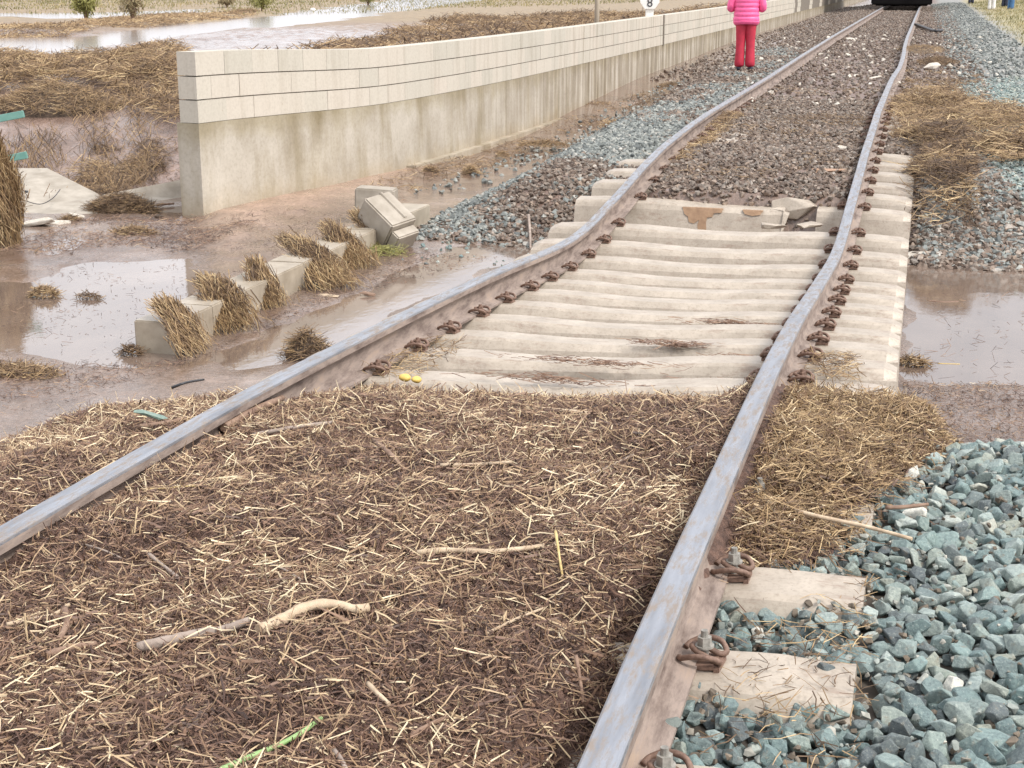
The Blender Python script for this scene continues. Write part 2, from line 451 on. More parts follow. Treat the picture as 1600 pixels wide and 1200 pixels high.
RX = np.array([(-1, -.45), (6.6, -.455), (14, -.45), (20, -.448), (22.2, -.445), (23.4, -.425), (24.8, -.392), (27.3, -.387), (29.5, -.40), (31.5, -.425), (37, -.45), (140, -.45)])
_ys = np.arange(-1, 140, .05)
def _smooth(a, s):
    k = np.exp(-.5 * (np.arange(-40, 41) * .05 / s) ** 2); k /= k.sum()
    return np.convolve(np.pad(a, 40, mode='edge'), k, 'valid')
_lz = _smooth(np.interp(_ys, *LZ.T), .22); _rz = _smooth(np.interp(_ys, *RZ.T), .22); _rx = _smooth(np.interp(_ys, *RX.T), .25)
XL = -2.19
def lz(y): return np.interp(y, _ys, _lz)
def rz(y): return np.interp(y, _ys, _rz)
def rx(y): return np.interp(y, _ys, _rx)
def seat(y): return .5 * (lz(y) + rz(y)) - .175     # mean sleeper top

# ------------------------------------------------------------------ the wall's line in plan
WALL = [(-6.05, 11.75), (-5.77, 13.1), (-5.46, 14.6), (-5.30, 16.4), (-5.18, 19), (-5.12, 23), (-5.1, 27), (-5.1, 140)]
_wy = np.arange(8, 142, .1)
_wx = np.interp(_wy, [p[1] for p in WALL], [p[0] for p in WALL], left=None)
_wx = np.where(_wy < 11.75, -6.05 - (11.75 - _wy) * .21, _wx)
_k = np.exp(-.5 * (np.arange(-20, 21) * .1 / .6) ** 2); _k /= _k.sum()
_wx = np.convolve(np.pad(_wx, 20, mode='edge'), _k, 'valid')
def wall_x(y): return np.interp(y, _wy, _wx)

# ------------------------------------------------------------------ terrain
WATER_Z = -.742
STREAM_Z = -.05
POOLS = [plan([(-260, 430), (-60, 520), (90, 556), (225, 572), (300, 556), (310, 430), (300, 405), (160, 412), (60, 440)], WATER_Z),
         plan([(235, 345), (300, 350), (300, 322), (245, 325)], WATER_Z),
         plan([(60, 392), (125, 372), (130, 376), (85, 398)], WATER_Z),
         plan([(1408, 596), (1700, 606), (1700, 400), (1570, 405), (1425, 430)], WATER_Z),
         plan([(420, 560), (560, 520), (800, 398), (720, 392), (600, 440), (470, 505)], WATER_Z),
         plan([(740, 262), (860, 243), (980, 190), (1020, 170), (960, 178), (850, 225), (770, 246)], WATER_Z)]
SILT = plan([(270, 330), (330, 420), (480, 350), (640, 300), (760, 245), (600, 265), (450, 290)], -.74)
STREAM = plan([(-400, 115), (-150, 106), (0, 92), (130, 78), (290, 56), (400, 46), (520, 34), (640, 17), (760, 1), (900, -12), (760, -14), (600, 0), (510, 12), (400, 27), (300, 36), (215, 43), (140, 57), (0, 57), (-400, 66)], STREAM_Z)
POOLS[4] = plan([(380, 575), (470, 560), (600, 500), (700, 450), (830, 395), (830, 382), (700, 386), (640, 410), (560, 455), (420, 520), (330, 560)], WATER_Z)
STREAM2 = plan([(70, 108), (190, 84), (270, 76), (330, 66), (280, 84), (160, 100), (100, 112)], STREAM_Z)
STREAM3 = plan([(-100, 30), (0, 28), (110, 32), (330, 24), (330, 12), (150, 20), (0, 20), (-100, 20)], STREAM_Z)
def terrain(X, Y, detail=True):
    X = np.asarray(X, float); Y = np.asarray(Y, float)
    lo = fbm(X, Y, .55, 3, 3)
    mid = fbm(X, Y, 2.2, 4, 11)
    z = -.728 + .010 * lo + .010 * mid + .003 * fbm(X, Y, 9, 3, 97)
    z = z + .055 * sm(-.1, .55, poly_sd(X, Y, SILT))
    for i, p in enumerate(POOLS):
        d = poly_sd(X, Y, p)
        z = z - .028 * sm(-.25, .2, d + .18 * fbm(X, Y, 1.8, 3, 95))
    # channel between wall and track climbs slowly beyond the washout
    z = z + .30 * sm(17, 30, Y) + .12 * sm(30, 45, Y)
    # far track bed
    lump = .03 * fbm(X, Y, 1.3, 4, 21)
    s = seat(Y)
    topb = np.minimum(s - .01, -.20) + lump * .6
    leftm = sm(-4.15 - .35 * sm(16, 26, Y) + .25 * lo, -3.05, X)
    front = sm(11.15 + .12 * mid, 12.6, Y)
    rightm = 1 - .0 * X
    btw = sm(-2.16, -2.05, X) * sm(-.42, -.55, X)
    topb = topb + .085 * btw * sm(15.0, 13.6, Y) + .018 * sm(-2.3, -2.1, X) * sm(-.3, -.5, X) * sm(13.6, 15., Y)
    topb = topb + .045 * sm(-2.25, -2.4, X) * sm(13.4, 14.2, Y)
    front = np.maximum(front, btw * sm(11.5, 11.7, Y))
    topb = topb - .10 * sm(-.42, -.34, X) * sm(.12, .0, X) * sm(14.6, 14.2, Y)
    e2 = leftm * front
    z = z * (1 - e2) + topb * e2
    # cess berm to the right of the far track, ending at the washout
    berm = sm(11.2 + .15 * mid, 14.0, Y) * sm(.2, 1.4, X)
    z = z + berm * (.10 + .05 * lo)
    z = z + sm(2.2, 5, X) * sm(14, 24, Y) * .35
    # near embankment
    e1 = sm(5.95, 4.75, Y + .0 * X) * sm(-4.2 + .2 * lo, -2.9, X) * sm(4.2, 2.8, X)
    z = z * (1 - e1) + (-.315 + .015 * mid) * e1
    # land behind the wall line, left
    behind = sm(.05, -.12, X - wall_x(Y) + .12)
    bankz = -.735 + .46 * sm(13.1, 15.3, Y + .25 * lo) + .30 * sm(15, 18.5, Y) + .03 * sm(18, 22, Y)
    bankz = bankz + (.07 * fbm(X, Y, .8, 4, 31) + .04 * mid) * sm(14, 17, Y) + .26 * sm(-9, -6, X) * sm(16, 20, Y) * (1 + .5 * lo)
    bankz = bankz + .10 * sm(14.3, 16, Y) * sm(-14, -11, X) * sm(20, 17, Y)
    ds = np.maximum(np.maximum(poly_sd(X, Y, STREAM), poly_sd(X, Y, STREAM2)), poly_sd(X, Y, STREAM3))
    bankz = bankz + (-.10 - .9 * np.maximum(bankz, 0)) * sm(-1.1, .35, ds + .35 * fbm(X, Y, .8, 3, 77)) * sm(17, 20, Y)
    bk = behind * sm(12.4, 13.3, Y)
    zz = z * (1 - bk) + bankz * bk
    return zz
xs = np.concatenate([-np.geomspace(400, 9.1, 60), np.arange(-9, -4.5, .07), np.arange(-4.5, 2.4, .045), np.geomspace(2.4, 300, 50)])
ys = np.concatenate([[-40, -20, -8, -3], np.arange(-1, 4.5, .12), np.arange(4.5, 14, .045), np.arange(14, 24, .09), np.geomspace(24, 900, 150)])
gx, gy = np.meshgrid(xs, ys)
gz = terrain(gx, gy)
fgx, fgy = gx.ravel(), gy.ravel()
def lerp3(a, b, t): return a * (1 - t[:, None]) + np.array(b) * t[:, None]
n0 = fbm(fgx, fgy, .9, 4, 5); n1_ = fbm(fgx, fgy, .25, 3, 9)
col = np.tile(np.array([.195, .142, .112]), (len(fgx), 1))
col = lerp3(col, (.275, .212, .168), sm(0, .5, n0) * .7)
stk = fbm(fgx * .35, fgy, 2.6, 4, 19)
col = lerp3(col, (.135, .09, .07), sm(.12, .5, stk) * .6)
wet = np.full(len(fgx), .62) + .12 * n0
# area at the foot of the wall: dry pinkish silt
silt = sm(0, .6, poly_sd(fgx, fgy, SILT))
col = lerp3(col, (.37, .265, .205), silt * .9); wet = wet - .15 * silt
chn = sm(-5.3, -5.1, fgx) * sm(-3.2, -3.9, fgx) * sm(13, 16, fgy) * sm(34, 26, fgy)
wet = wet + .22 * chn
col = lerp3(col, (.19, .13, .10), chn * .8)
tb = sm(-4.1, -3.1, fgx) * sm(11.2, 12.2, fgy)
col = lerp3(col, (.15, .10, .078), tb); wet = wet - .32 * tb
rt = sm(.2, .8, fgx) * sm(11.2, 12, fgy)
col = lerp3(col, (.22, .225, .21), rt); wet = wet - .25 * rt
bh = sm(.05, -.1, fgx - wall_x(fgy) + .12) * sm(12.8, 13.6, fgy)
col = lerp3(col, (.215, .15, .12), bh); 
fld = bh * sm(30, 48, fgy - .35 * (fgx + 20) + 6 * n0)
col = lerp3(col, (.26, .195, .115), fld); wet = wet - .6 * fld
gr = sm(1.9, 2.6, fgx + .35 * n0 - .02 * np.clip(fgy - 20, 0, 50) * 0) * sm(20, 28, fgy)
col = lerp3(col, (.30, .26, .125), gr); wet = wet - .6 * gr
nb = sm(5.9, 5.2, fgy) * sm(-4, -3.3, fgx)
col = lerp3(col, (.10, .075, .06), nb); wet = wet - .35 * nb
me = np_mesh('ground', np.c_[fgx, fgy, gz.ravel()], grid_faces(len(xs), len(ys)), [M['ground']], {'wet': wet}, col, True)
ground = link('ground', me); tag(ground, 'brown flood mud ground with silt, banks and track bed', 'ground', kind='structure')

def water_sheet(name, z, x0, x1, y0, y1, label, mt='water'):
    me = np_mesh(name, [(x0, y0, z), (x1, y0, z), (x1, y1, z), (x0, y1, z)], [[0, 1, 2, 3]], [M[mt]])
    o = link(name, me); tag(o, label, 'water', kind='structure')
water_sheet('flood_water', WATER_Z, -40, 30, 3, 14.5, 'shallow muddy flood water lying in pools on the mud')
water_sheet('stream_water', STREAM_Z, -90, -5.35, 20.5, 160, 'bright flood stream running across the field behind the wall', 'stream')

# ------------------------------------------------------------------ straw builder
def straws(P, D, L, W, tint, bend=.15, up=None):
    """curved 3-sided stalks; P centres (n,3), D unit directions, L lengths, W half-widths"""
    n = len(P)
    D = D / np.linalg.norm(D, axis=1, keepdims=True)
    ref = np.tile([0, 0, 1.], (n, 1)); ref[np.abs(D[:, 2]) > .9] = [1, 0, 0]
    A = np.cross(D, ref); A /= np.linalg.norm(A, axis=1, keepdims=True)
    B = np.cross(A, D)
    off = (rng.normal(size=(n, 1)) * A + rng.normal(size=(n, 1)) * B * .6) * (bend * L[:, None])
    V = np.zeros((n, 3, 3, 3))
    for i, t in enumerate((-.5, 0, .5)):
        c = P + D * (L * t)[:, None] + off * (0 if t else .5)
        wd = W * (1 if t <= 0 else .6)
        for j in range(3):
            a = 2 * math.pi * j / 3 + math.pi / 2
            V[:, i, j] = c + (A * math.cos(a) + B * math.sin(a) * .7) * wd[:, None]
    base = np.arange(n)[:, None] * 9
    q = []
    for i in range(2):
        for j in range(3):
            q.append([i * 3 + j, i * 3 + (j + 1) % 3, i * 3 + 3 + (j + 1) % 3, i * 3 + 3 + j])
    Fq = (base[:, None, :] + np.array(q)[None]).reshape(-1, 4)
    return V.reshape(-1, 3), Fq, np.repeat(tint, 9)
def join(parts):
    Vs, Fs, Ts, o = [], [], [], 0
    for V, Fq, T in parts:
        Vs.append(V); Fs.append(Fq + o); Ts.append(T); o += len(V)
    return np.concatenate(Vs), np.concatenate(Fs), np.concatenate(Ts)
def inside_sample(pts, n, margin=0):
    P = np.array(pts)[:, :2]
    lo, hi = P.min(0), P.max(0)
    out = np.zeros((0, 2))
    while len(out) < n:
        q = rng.uniform(lo, hi, (n * 2, 2))
        q = q[poly_sd(q[:, 0], q[:, 1], pts) > margin * rng.normal(size=len(q))]
        out = np.r_[out, q]
    return out[:n]

# ------------------------------------------------------------------ near straw mat
MAT = [(-3.0, .6), (-3.6, 2.5)] + plan([(-160, 720), (-60, 690), (0, 668), (60, 650), (130, 630), (200, 606), (260, 592), (330, 586), (400, 585), (450, 572), (500, 560), (540, 548)], -.27) + [(-2.3, 5.95), (-2.1, 5.9), (-1.95, 5.66), (-1.7, 5.46), (-1.4, 5.38), (-1.0, 5.38), (-.7, 5.56), (-.55, 5.85), (-.45, 5.95), (-.2, 5.85), (.05, 5.6),
      (.22, 5.2), (.20, 4.95), (.12, 4.75), (.02, 4.5), (-.04, 4.3), (-.12, 4.0), (-.17, 3.72), (-.36, 3.52), (-.47, 3.3), (-.5, 1.0), (-.5, .6)]
def mat_z(X, Y):
    X = np.asarray(X, float); Y = np.asarray(Y, float)
    headz = lz(Y) + (rz(Y) - lz(Y)) * np.clip((X - XL) / 1.74, 0, 1)
    z = headz - .062
    z = z - .02 * sm(-.95, -.55, X) * sm(4.6, 3, Y) - .035 * np.exp(-((X + .56) / .06) ** 2) * sm(4.6, 3.6, Y)
    z = z - .15 * sm(4.5, 5.5, Y) * (X > -2.3) * sm(-.5, -.65, X) - .10 * sm(4.6, 5.9, Y) * (X > -2.3) * sm(-.65, -.5, X) - .05 * sm(5.3, 5.9, Y)
    z = z - .16 * sm(-2.5, -3.6, X)
    z = z - .05 * sm(-.46, -.36, X) - .03 * sm(0, .25, X)
    z = z + .032 * fbm(X, Y, 1.7, 3, 41) + .034 * fbm(X * .55, Y, 5, 3, 43) + .008 * fbm(X, Y, 11, 2, 44)
    T = terrain(X, Y)
    # fall to the mud at the left and at the far edge
    d = poly_sd(X, Y, MAT)
    k = sm(-.02, 1.0, d + .14 * fbm(X, Y, 4, 3, 98)) * (X < -2.3) + sm(-.02, .14, d) * (X >= -2.3)
    base = np.where(X < -2.3, T + .02, z - .10)
    right = (X > -.46) & (Y < 4.9)
    base = np.where(right, z - .05, base)
    z = base * (1 - k) + z * k
    # never bury the rail heads
    for xr, hz in ((XL, lz(Y)), (rx(Y), rz(Y))):
        m_ = np.exp(-((X - xr) / .05) ** 4)
        z = np.where(m_ > .02, z * (1 - m_) + np.minimum(z, hz - .075) * m_, z)
    return z
mx = np.arange(-4.0, .35, .016); my = np.arange(.8, 6.05, .018)
ax, ay = np.meshgrid(mx, my)
az_ = mat_z(ax, ay) + .010 * fbm(ax, ay, 20, 3, 51) + .008 * fbm(ax, ay, 50, 2, 53)
sd = poly_sd(ax, ay, MAT) + .05 * fbm(ax, ay, 5, 3, 61)
fc = grid_faces(len(mx), len(my))
keep = (sd.ravel()[fc] > 0).any(1)
fc = fc[keep]
used = np.unique(fc); rem = np.zeros(ax.size, int); rem[used] = np.arange(len(used))
Vb = np.c_[ax.ravel(), ay.ravel(), az_.ravel()][used]; Fb = rem[fc]
def mat_straws(n, lmin, lmax, w, t0, t1, lift, tilt, mg=.03, yr=(1.3, 6.3)):
    q = inside_sample(MAT, int(n * 1.6), mg)
    q = q[(q[:, 1] > yr[0]) & (q[:, 1] < yr[1])]
    # thin out what lies out of sight to the near left
    q = q[q[:, 0] > -1.05 * q[:, 1] + .35][:n]
    # keep straws off the rail heads mostly
    n = len(q)
    z = mat_z(q[:, 0], q[:, 1])
    onrail = ((np.abs(q[:, 0] - XL) < .05) | (np.abs(q[:, 0] - rx(q[:, 1])) < .05))
    q = q[~onrail]; z = z[~onrail]; n = len(q)
    ang = rng.vonmises(0.15, .9, n) * .6 + rng.integers(0, 2, n) * math.pi
    flow = fbm(q[:, 0], q[:, 1], 1.6, 3, 81) * 2.2
    ang = ang + flow
    ang = np.where(rng.random(n) < .5, rng.uniform(0, 2 * math.pi, n), ang)
    # straws washed against the rails follow the current: across the track
    te = rng.normal(0, tilt, n)
    D = np.c_[np.cos(ang) * np.cos(te), np.sin(ang) * np.cos(te), np.sin(te)]
    L = rng.uniform(lmin, lmax, n) * rng.uniform(.6, 1.2, n)
    cl = fbm(q[:, 0], q[:, 1], 2.6, 3, 71)
    tint = np.clip(rng.uniform(t0, t1, n) + .17 * cl, 0, 1)
    P = np.c_[q, z + rng.uniform(.0, lift, n) + np.abs(np.sin(te)) * L * .3]
    # bridge-over check: keep stalk ends from crossing the rail head
    W = rng.uniform(.6, 1.25, n) * w
    for xr in (XL, -.453):
        ex = np.abs(P[:, 0] - xr) - np.abs(D[:, 0]) * L * .5
        low = ex < .045
        L = np.where(low, np.maximum((np.abs(P[:, 0] - xr) - .045) / (np.abs(D[:, 0]) * .5 + .05), .02).clip(0, L), L)
    return straws(P, D, L, W, tint, .10)
parts = [mat_straws(90000, .008, .03, .0018, .0, .42, .018, .5),
         mat_straws(66000, .014, .05, .0015, .15, .76, .026, .5),
         mat_straws(15000, .014, .05, .0014, .64, .98, .032, .55),
         mat_straws(5600, .025, .085, .0021, .80, 1.05, .034, .4),
         mat_straws(1300, .08, .2, .0016, .4, .95, .026, .15),
         mat_straws(7000, .02, .07, .0016, .2, .9, .008, .25, .16),
         mat_straws(3200, .03, .10, .0036, .1, .60, .024, .2),
         mat_straws(9000, .008, .028, .0036, .05, .55, .018, .6)]
# flat woody bits
Vs, Fs, Ts = join(parts)
# the right-hand drift beyond the rail is yellower and coarser
q = inside_sample([(-.38, 3.55), (-.2, 3.66), (-.1, 4.0), (.02, 4.5), (.22, 5.0), (.05, 5.6), (-.2, 5.85), (-.4, 5.9), (-.38, 4.5)], 9000, .04)
n = len(q); z = mat_z(q[:, 0], q[:, 1])
ang = rng.uniform(0, 2 * math.pi, n); te = rng.normal(.1, .4, n)
D = np.c_[np.cos(ang) * np.cos(te), np.sin(ang) * np.cos(te), np.sin(te)]
s2 = straws(np.c_[q, z + rng.uniform(.0, .045, n)], D, rng.uniform(.03, .10, n), rng.uniform(.0012, .0022, n), np.clip(rng.beta(2, 1.8, n), 0, 1), .15)
V1, F1, T1 = join([(Vb, Fb, np.zeros(len(Vb))), (Vs, Fs, Ts), s2])
mi = np.zeros(len(F1), int); mi[len(Fb):] = 1; mi[len(Fb) + len(Fs):] = 2
me = np_mesh('straw_debris', V1, F1, [M['mulch'], M['straw'], M['straw_gold']], {'tint': T1}, midx=mi)
o = link('straw_debris', me); tag(o, 'thick brown mat of wet chopped straw burying the near end of the track', 'straw debris', kind='stuff')

# ------------------------------------------------------------------ rails
def rail(name, X, zf, label):
    ysr = np.concatenate([np.arange(.2, 30, .08), np.arange(30, 135, .6)])
    h = [(-.036, 0), (-.036, 0), (0, 0), (.036, 0)]
    prof = [(-.029, 0), (.029, 0), (.034, -.004), (.036, -.012), (.036, -.036), (.012, -.050), (.008, -.060), (.008, -.118), (.018, -.135), (.070, -.147), (.070, -.158),
            (-.070, -.158), (-.070, -.147), (-.018, -.135), (-.008, -.118), (-.008, -.060), (-.012, -.050), (-.036, -.036), (-.036, -.012), (-.034, -.004)]
    k = len(prof)
    V = []
    for y in ysr:
        x0, z0 = float(X(y)), float(zf(y))
        V += [(x0 + px, y, z0 + pz) for px, pz in prof]
    V = np.array(V); m_ = len(ysr)
    i = np.arange(m_ * k).reshape(m_, k)
    a = i[:-1]; b_ = i[1:]
    Fq = np.stack([a, np.roll(a, -1, 1), np.roll(b_, -1, 1), b_], 2).reshape(-1, 4)
    mi = np.tile([1 if j in (0, 1, 2, k - 1, k - 2) else 0 for j in range(k)], m_ - 1)
    me = np_mesh(name, V, Fq, [M['rust'], M['steel']], midx=mi, smooth=True)
    me.set_sharp_from_angle(angle=R(35))
    o = link(name, me); tag(o, label, 'rail', 'rails of the track')
rail('steel_rail', lambda y: XL, lz, 'steel rail nearer the concrete wall, sagging in an S over the washout')
rail('steel_rail', rx, rz, 'steel rail beside the green ballast heap, bent over the washout')

# ------------------------------------------------------------------ sleepers with clips
def sleeper_mesh(seed, x0=-1.3, x1=1.3, broken=0):
    r_ = np.random.default_rng(seed)
    n = int((x1 - x0) / .05)
    X = np.linspace(x0, x1, n)
    V = []
    for i, x in enumerate(X):
        ax_ = abs(x)
        top = -.022 * (1 - float(sm(.10, .66, np.array(ax_)))) - .012 * float(sm(1.05, 1.3, np.array(ax_)))
        nar = .006 * (1 - float(sm(.3, .62, np.array(ax_))))
        e = max(0, (ax_ - 1.27) / .03) if not broken else 0
        top -= .018 * e
        j = r_.normal(0, .0006, 8)
        cs = [(-.185, -.215), (-.124 + nar, -.05), (-.100 + nar + e * .01, top - .012), (-.082 + nar + e * .02, top), (.082 - nar - e * .02, top), (.100 - nar - e * .01, top - .012), (.124 - nar, -.05), (.185, -.215)]
        dx = 0
        if broken and i >= n - 2:
            dx = r_.normal(0, .05, 8)
            j = r_.normal(0, .008, 8)
        for t, (a, b_) in enumerate(cs):
            V.append((x + (dx[t] if broken and i >= n - 2 else 0), a + j[t], b_ + j[(t + 3) % 8]))
    V = np.array(V); k = 8
    bm = bmesh.new()
    vs = [bm.verts.new(v) for v in V]
    for i in range(n - 1):
        for t in range(k):
            bm.faces.new((vs[i * k + t], vs[i * k + (t + 1) % k], vs[(i + 1) * k + (t + 1) % k], vs[(i + 1) * k + t]))
    bm.faces.new(vs[:k][::-1]); bm.faces.new(vs[-k:])
    bmesh.ops.recalc_face_normals(bm, faces=bm.faces)
    return bm_mesh('beam', bm, [M['sleeper']])
SL_ME = [sleeper_mesh(100 + i) for i in range(6)]
# clip: guide plate and W-shaped spring; +x points away from the rail
bm = bmesh.new()
half = [(-.046, .030, .022), (-.034, .052, .030), (.0, .062, .042), (.040, .056, .040), (.060, .036, .022), (.046, .024, .018), (.018, .024, .030), (-.008, .018, .040), (-.020, 0, .044)]
path = half + [(x, -y, z) for x, y, z in half[-2::-1]]
bm_tube(bm, smooth_path(path, 4), .0078, 8)
bm_box(bm, Vector((.018, 0, .004)), (.060, .085, .014), Matrix.Rotation(R(-8), 3, 'Y'), bev=.003)
bm_box(bm, Vector((.050, 0, .002)), (.016, .085, .018), bev=.003)
CLIP_ME = bm_mesh('rail_clip', bm, [M['clip']])
bm = bmesh.new()
g = bmesh.ops.create_cone(bm, cap_ends=True, segments=16, radius1=.024, radius2=.024, depth=.005, matrix=Matrix.Translation((.012, 0, .047)))
g = bmesh.ops.create_cone(bm, cap_ends=True, segments=6, radius1=.019, radius2=.018, depth=.022, matrix=Matrix.Translation((.012, 0, .061)))
g = bmesh.ops.create_cone(bm, cap_ends=True, segments=10, radius1=.010, radius2=.009, depth=.026, matrix=Matrix.Translation((.012, 0, .076)))
bmesh.ops.create_cone(bm, cap_ends=True, segments=10, radius1=.010, radius2=.010, depth=.05, matrix=Matrix.Translation((.012, 0, .02)))
BOLT_ME = bm_mesh('bolt', bm, [M['bolt']])
BOLT_BROWN = BOLT_ME.copy(); BOLT_BROWN.materials.clear(); BOLT_BROWN.materials.append(M['clip'])
for v_ in BOLT_BROWN.vertices: v_.co.z *= .74
def make_sleeper(y, label, group, variant=0, clips=((0, 1), (0, -1), (1, 1), (1, -1)), lift=0.0, extra_yaw=0.0, me=None, near_bolt=False):
    z0, z1 = float(lz(y)) - .16 + lift, float(rz(y)) - .16 + lift
    slope = (float(seat(y + .15)) - float(seat(y - .15))) / .3
    roll = math.atan2(z1 - z0, 1.74)
    xc = (XL + float(rx(y))) / 2
    e = empty('concrete_sleeper', (xc, y, (z0 + z1) / 2), (math.atan(slope) * .7, -roll, extra_yaw))
    tag(e, label, 'railway sleeper', group)
    b_ = link('beam', me or SL_ME[variant % len(SL_ME)], e)
    if variant % 2 and me is None: b_.rotation_euler = (0, 0, math.pi)
    for side, sg in clips:
        x = (-.87 if side == 0 else .87) + sg * .072
        c_ = bpy.data.objects.new('rail_clip', CLIP_ME); C.objects.link(c_); c_.parent = e
        c_.location = (x, random.uniform(-.008, .008), .004); c_.rotation_euler = (0, 0, (0 if sg > 0 else math.pi) + random.uniform(-.12, .12)); c_.scale = (.86,) * 3
        bt = bpy.data.objects.new('bolt', BOLT_ME if near_bolt else BOLT_BROWN); C.objects.link(bt); bt.parent = c_
    return e
ordn = ['first', 'second', 'third', 'fourth', 'fifth', 'sixth', 'seventh', 'eighth', 'ninth', 'tenth', 'eleventh', 'twelfth', 'thirteenth', 'fourteenth', 'fifteenth', 'sixteenth']
near = [2.42, 2.93, 3.45, 4.05]
near_me = [sleeper_mesh(300 + i, -1.3, 1.27) for i in range(2)]
nl = ['sleeper end at the bottom edge, nearly under the green stones', 'pale sleeper end with mud flecks beside the ring-shaped rail clip',
      'pale sleeper end just below the drift of golden straw', 'short sleeper end poking from straw under the long pale stick']
for i, y in enumerate(near):
    make_sleeper(y, nl[i], 'sleepers buried at the near end of the track', i, clips=((1, 1),), lift=.0, near_bolt=True, me=near_me[i % 2])
make_sleeper(4.45, 'sleeper wholly covered by the straw between the rails', 'sleepers buried at the near end of the track', 1, clips=(), lift=-.0)
hang = [5.58, 6.08, 6.57, 7.07, 7.57, 8.09, 8.58, 9.10, 9.66, 10.17, 10.69]
for i, y in enumerate(hang):
    make_sleeper(y, '%s bare sleeper of the sagging track counted from the straw mat' % ordn[i], 'bare sleepers sagging over the washout', i + 2)
# broken sleeper at the far lip of the washout
brk = sleeper_mesh(55, -1.3, .34, 1)
bs = make_sleeper(11.58, 'broken sleeper with a brown mud stain, at the far end of the sag', 'bare sleepers sagging over the washout', 0, ((0, 1), (0, -1)), .0, .01, brk)
rsm = sleeper_mesh(56, .60, 1.3, 0)
make_sleeper(11.62, 'right-hand end of the broken sleeper, still clipped under the rail', 'bare sleepers sagging over the washout', 0, ((1, 1), (1, -1)), .0, -.02, rsm)
M['mudcake'] = simple('brown_mud_cake', (.25, .155, .095), (.34, .22, .135), .8, 20)
def mud_patch(outline, parent):
    bm = bmesh.new()
    f_ = [bm.verts.new((x, -float(np.interp(-z, [.012, .03, .06, .23], [.100, .118, .130, .190])) - .0015, z)) for x, z in outline]
    b_ = [bm.verts.new((x, -.085, z)) for x, z in outline]
    bm.faces.new(f_); bm.faces.new(b_[::-1])
    for i in range(len(f_)):
        j = (i + 1) % len(f_); bm.faces.new((f_[i], b_[i], b_[j], f_[j]))
    bmesh.ops.triangulate(bm, faces=bm.faces); bmesh.ops.recalc_face_normals(bm, faces=bm.faces)
    link('mud_stain', bm_mesh('mud_stain', bm, [M['mudcake']]), parent)
mud_patch([(-.44, -.022), (-.12, -.022), (-.13, -.05), (-.19, -.055), (-.20, -.085), (-.24, -.09), (-.245, -.13), (-.235, -.205), (-.30, -.205), (-.31, -.15), (-.30, -.11), (-.34, -.14), (-.38, -.13), (-.39, -.09), (-.42, -.07)], bs)
mud_patch([(.03, -.022), (.19, -.022), (.17, -.05), (.11, -.062), (.05, -.05)], bs)
far = [12.2, 12.7, 13.2, 13.75, 14.35, 14.9, 15.45, 16.0, 16.55, 17.1, 17.65, 18.2, 18.75, 19.3]
for i, y in enumerate(far):
    lab = '%s sleeper past the broken one, half sunk in muddy ballast' % ordn[i]
    make_sleeper(y, lab, 'sleepers half buried beyond the washout', i, lift=.0)

# ------------------------------------------------------------------ stones
def rock_variant(seed, bev=True, npt=13, flat=(1, .8, .62)):
    r_ = np.random.default_rng(seed)
    p = r_.normal(size=(npt, 3)); p /= np.linalg.norm(p, axis=1, keepdims=True)
    p = np.sign(p) * np.abs(p) ** .75
    p *= r_.uniform(.8, 1.08, (npt, 1)) * np.array(flat) * r_.uniform(.85, 1.15, 3) * .5
    bm = bmesh.new()
    for q in p: bm.verts.new(q)
    g = bmesh.ops.convex_hull(bm, input=bm.verts)
    bmesh.ops.delete(bm, geom=[v for v in bm.verts if not v.link_faces], context='VERTS')
    bmesh.ops.dissolve_limit(bm, angle_limit=R(14), verts=bm.verts, edges=bm.edges)
    if bev:
        bmesh.ops.bevel(bm, geom=bm.edges[:], offset=.028, segments=1, affect='EDGES', clamp_overlap=True)
    bmesh.ops.triangulate(bm, faces=bm.faces)
    bm.normal_update()
    bm.verts.index_update()
    V = np.array([v.co[:] for v in bm.verts]); Fc = np.array([[v.index for v in f.verts] for f in bm.faces])
    bm.free()
    return V, Fc
RK_HI = [rock_variant(i, True, 12 + i % 8) for i in range(30)]
RK_LO = [rock_variant(200 + i, False, 11) for i in range(16)]
def rand_rot(n, flat=.5):
    """random rotations, mostly lying flat"""
    a = rng.uniform(0, 2 * math.pi, n); t = rng.normal(0, flat, n); u = rng.normal(0, flat, n)
    ca, sa, ct, st_, cu, su = np.cos(a), np.sin(a), np.cos(t), np.sin(t), np.cos(u), np.sin(u)
    z, o1 = np.zeros(n), np.ones(n)
    Rz = np.stack([ca, -sa, z, sa, ca, z, z, z, o1], 1).reshape(n, 3, 3)
    Rx = np.stack([o1, z, z, z, ct, -st_, z, st_, ct], 1).reshape(n, 3, 3)
    Ry = np.stack([cu, z, su, z, o1, z, -su, z, cu], 1).reshape(n, 3, 3)
    return Rz @ Rx @ Ry
def merge_rocks(P, S, tint, lib, Rm=None):
    n = len(P)
    Rm = rand_rot(n) if Rm is None else Rm
    k = rng.integers(0, len(lib), n)
    Vs, Fs, Ts, o = [], [], [], 0
    for j, (V, Fc) in enumerate(lib):
        ix = np.where(k == j)[0]
        if not len(ix): continue
        W_ = np.einsum('nij,vj->nvi', Rm[ix], V) * S[ix][:, None, None] + P[ix][:, None, :]
        Vs.append(W_.reshape(-1, 3))
        Fs.append((np.arange(len(ix))[:, None, None] * len(V) + Fc[None]).reshape(-1, 3) + o)
        Ts.append(np.repeat(tint[ix], len(V))); o += len(ix) * len(V)
    return np.concatenate(Vs), np.concatenate(Fs), np.concatenate(Ts)
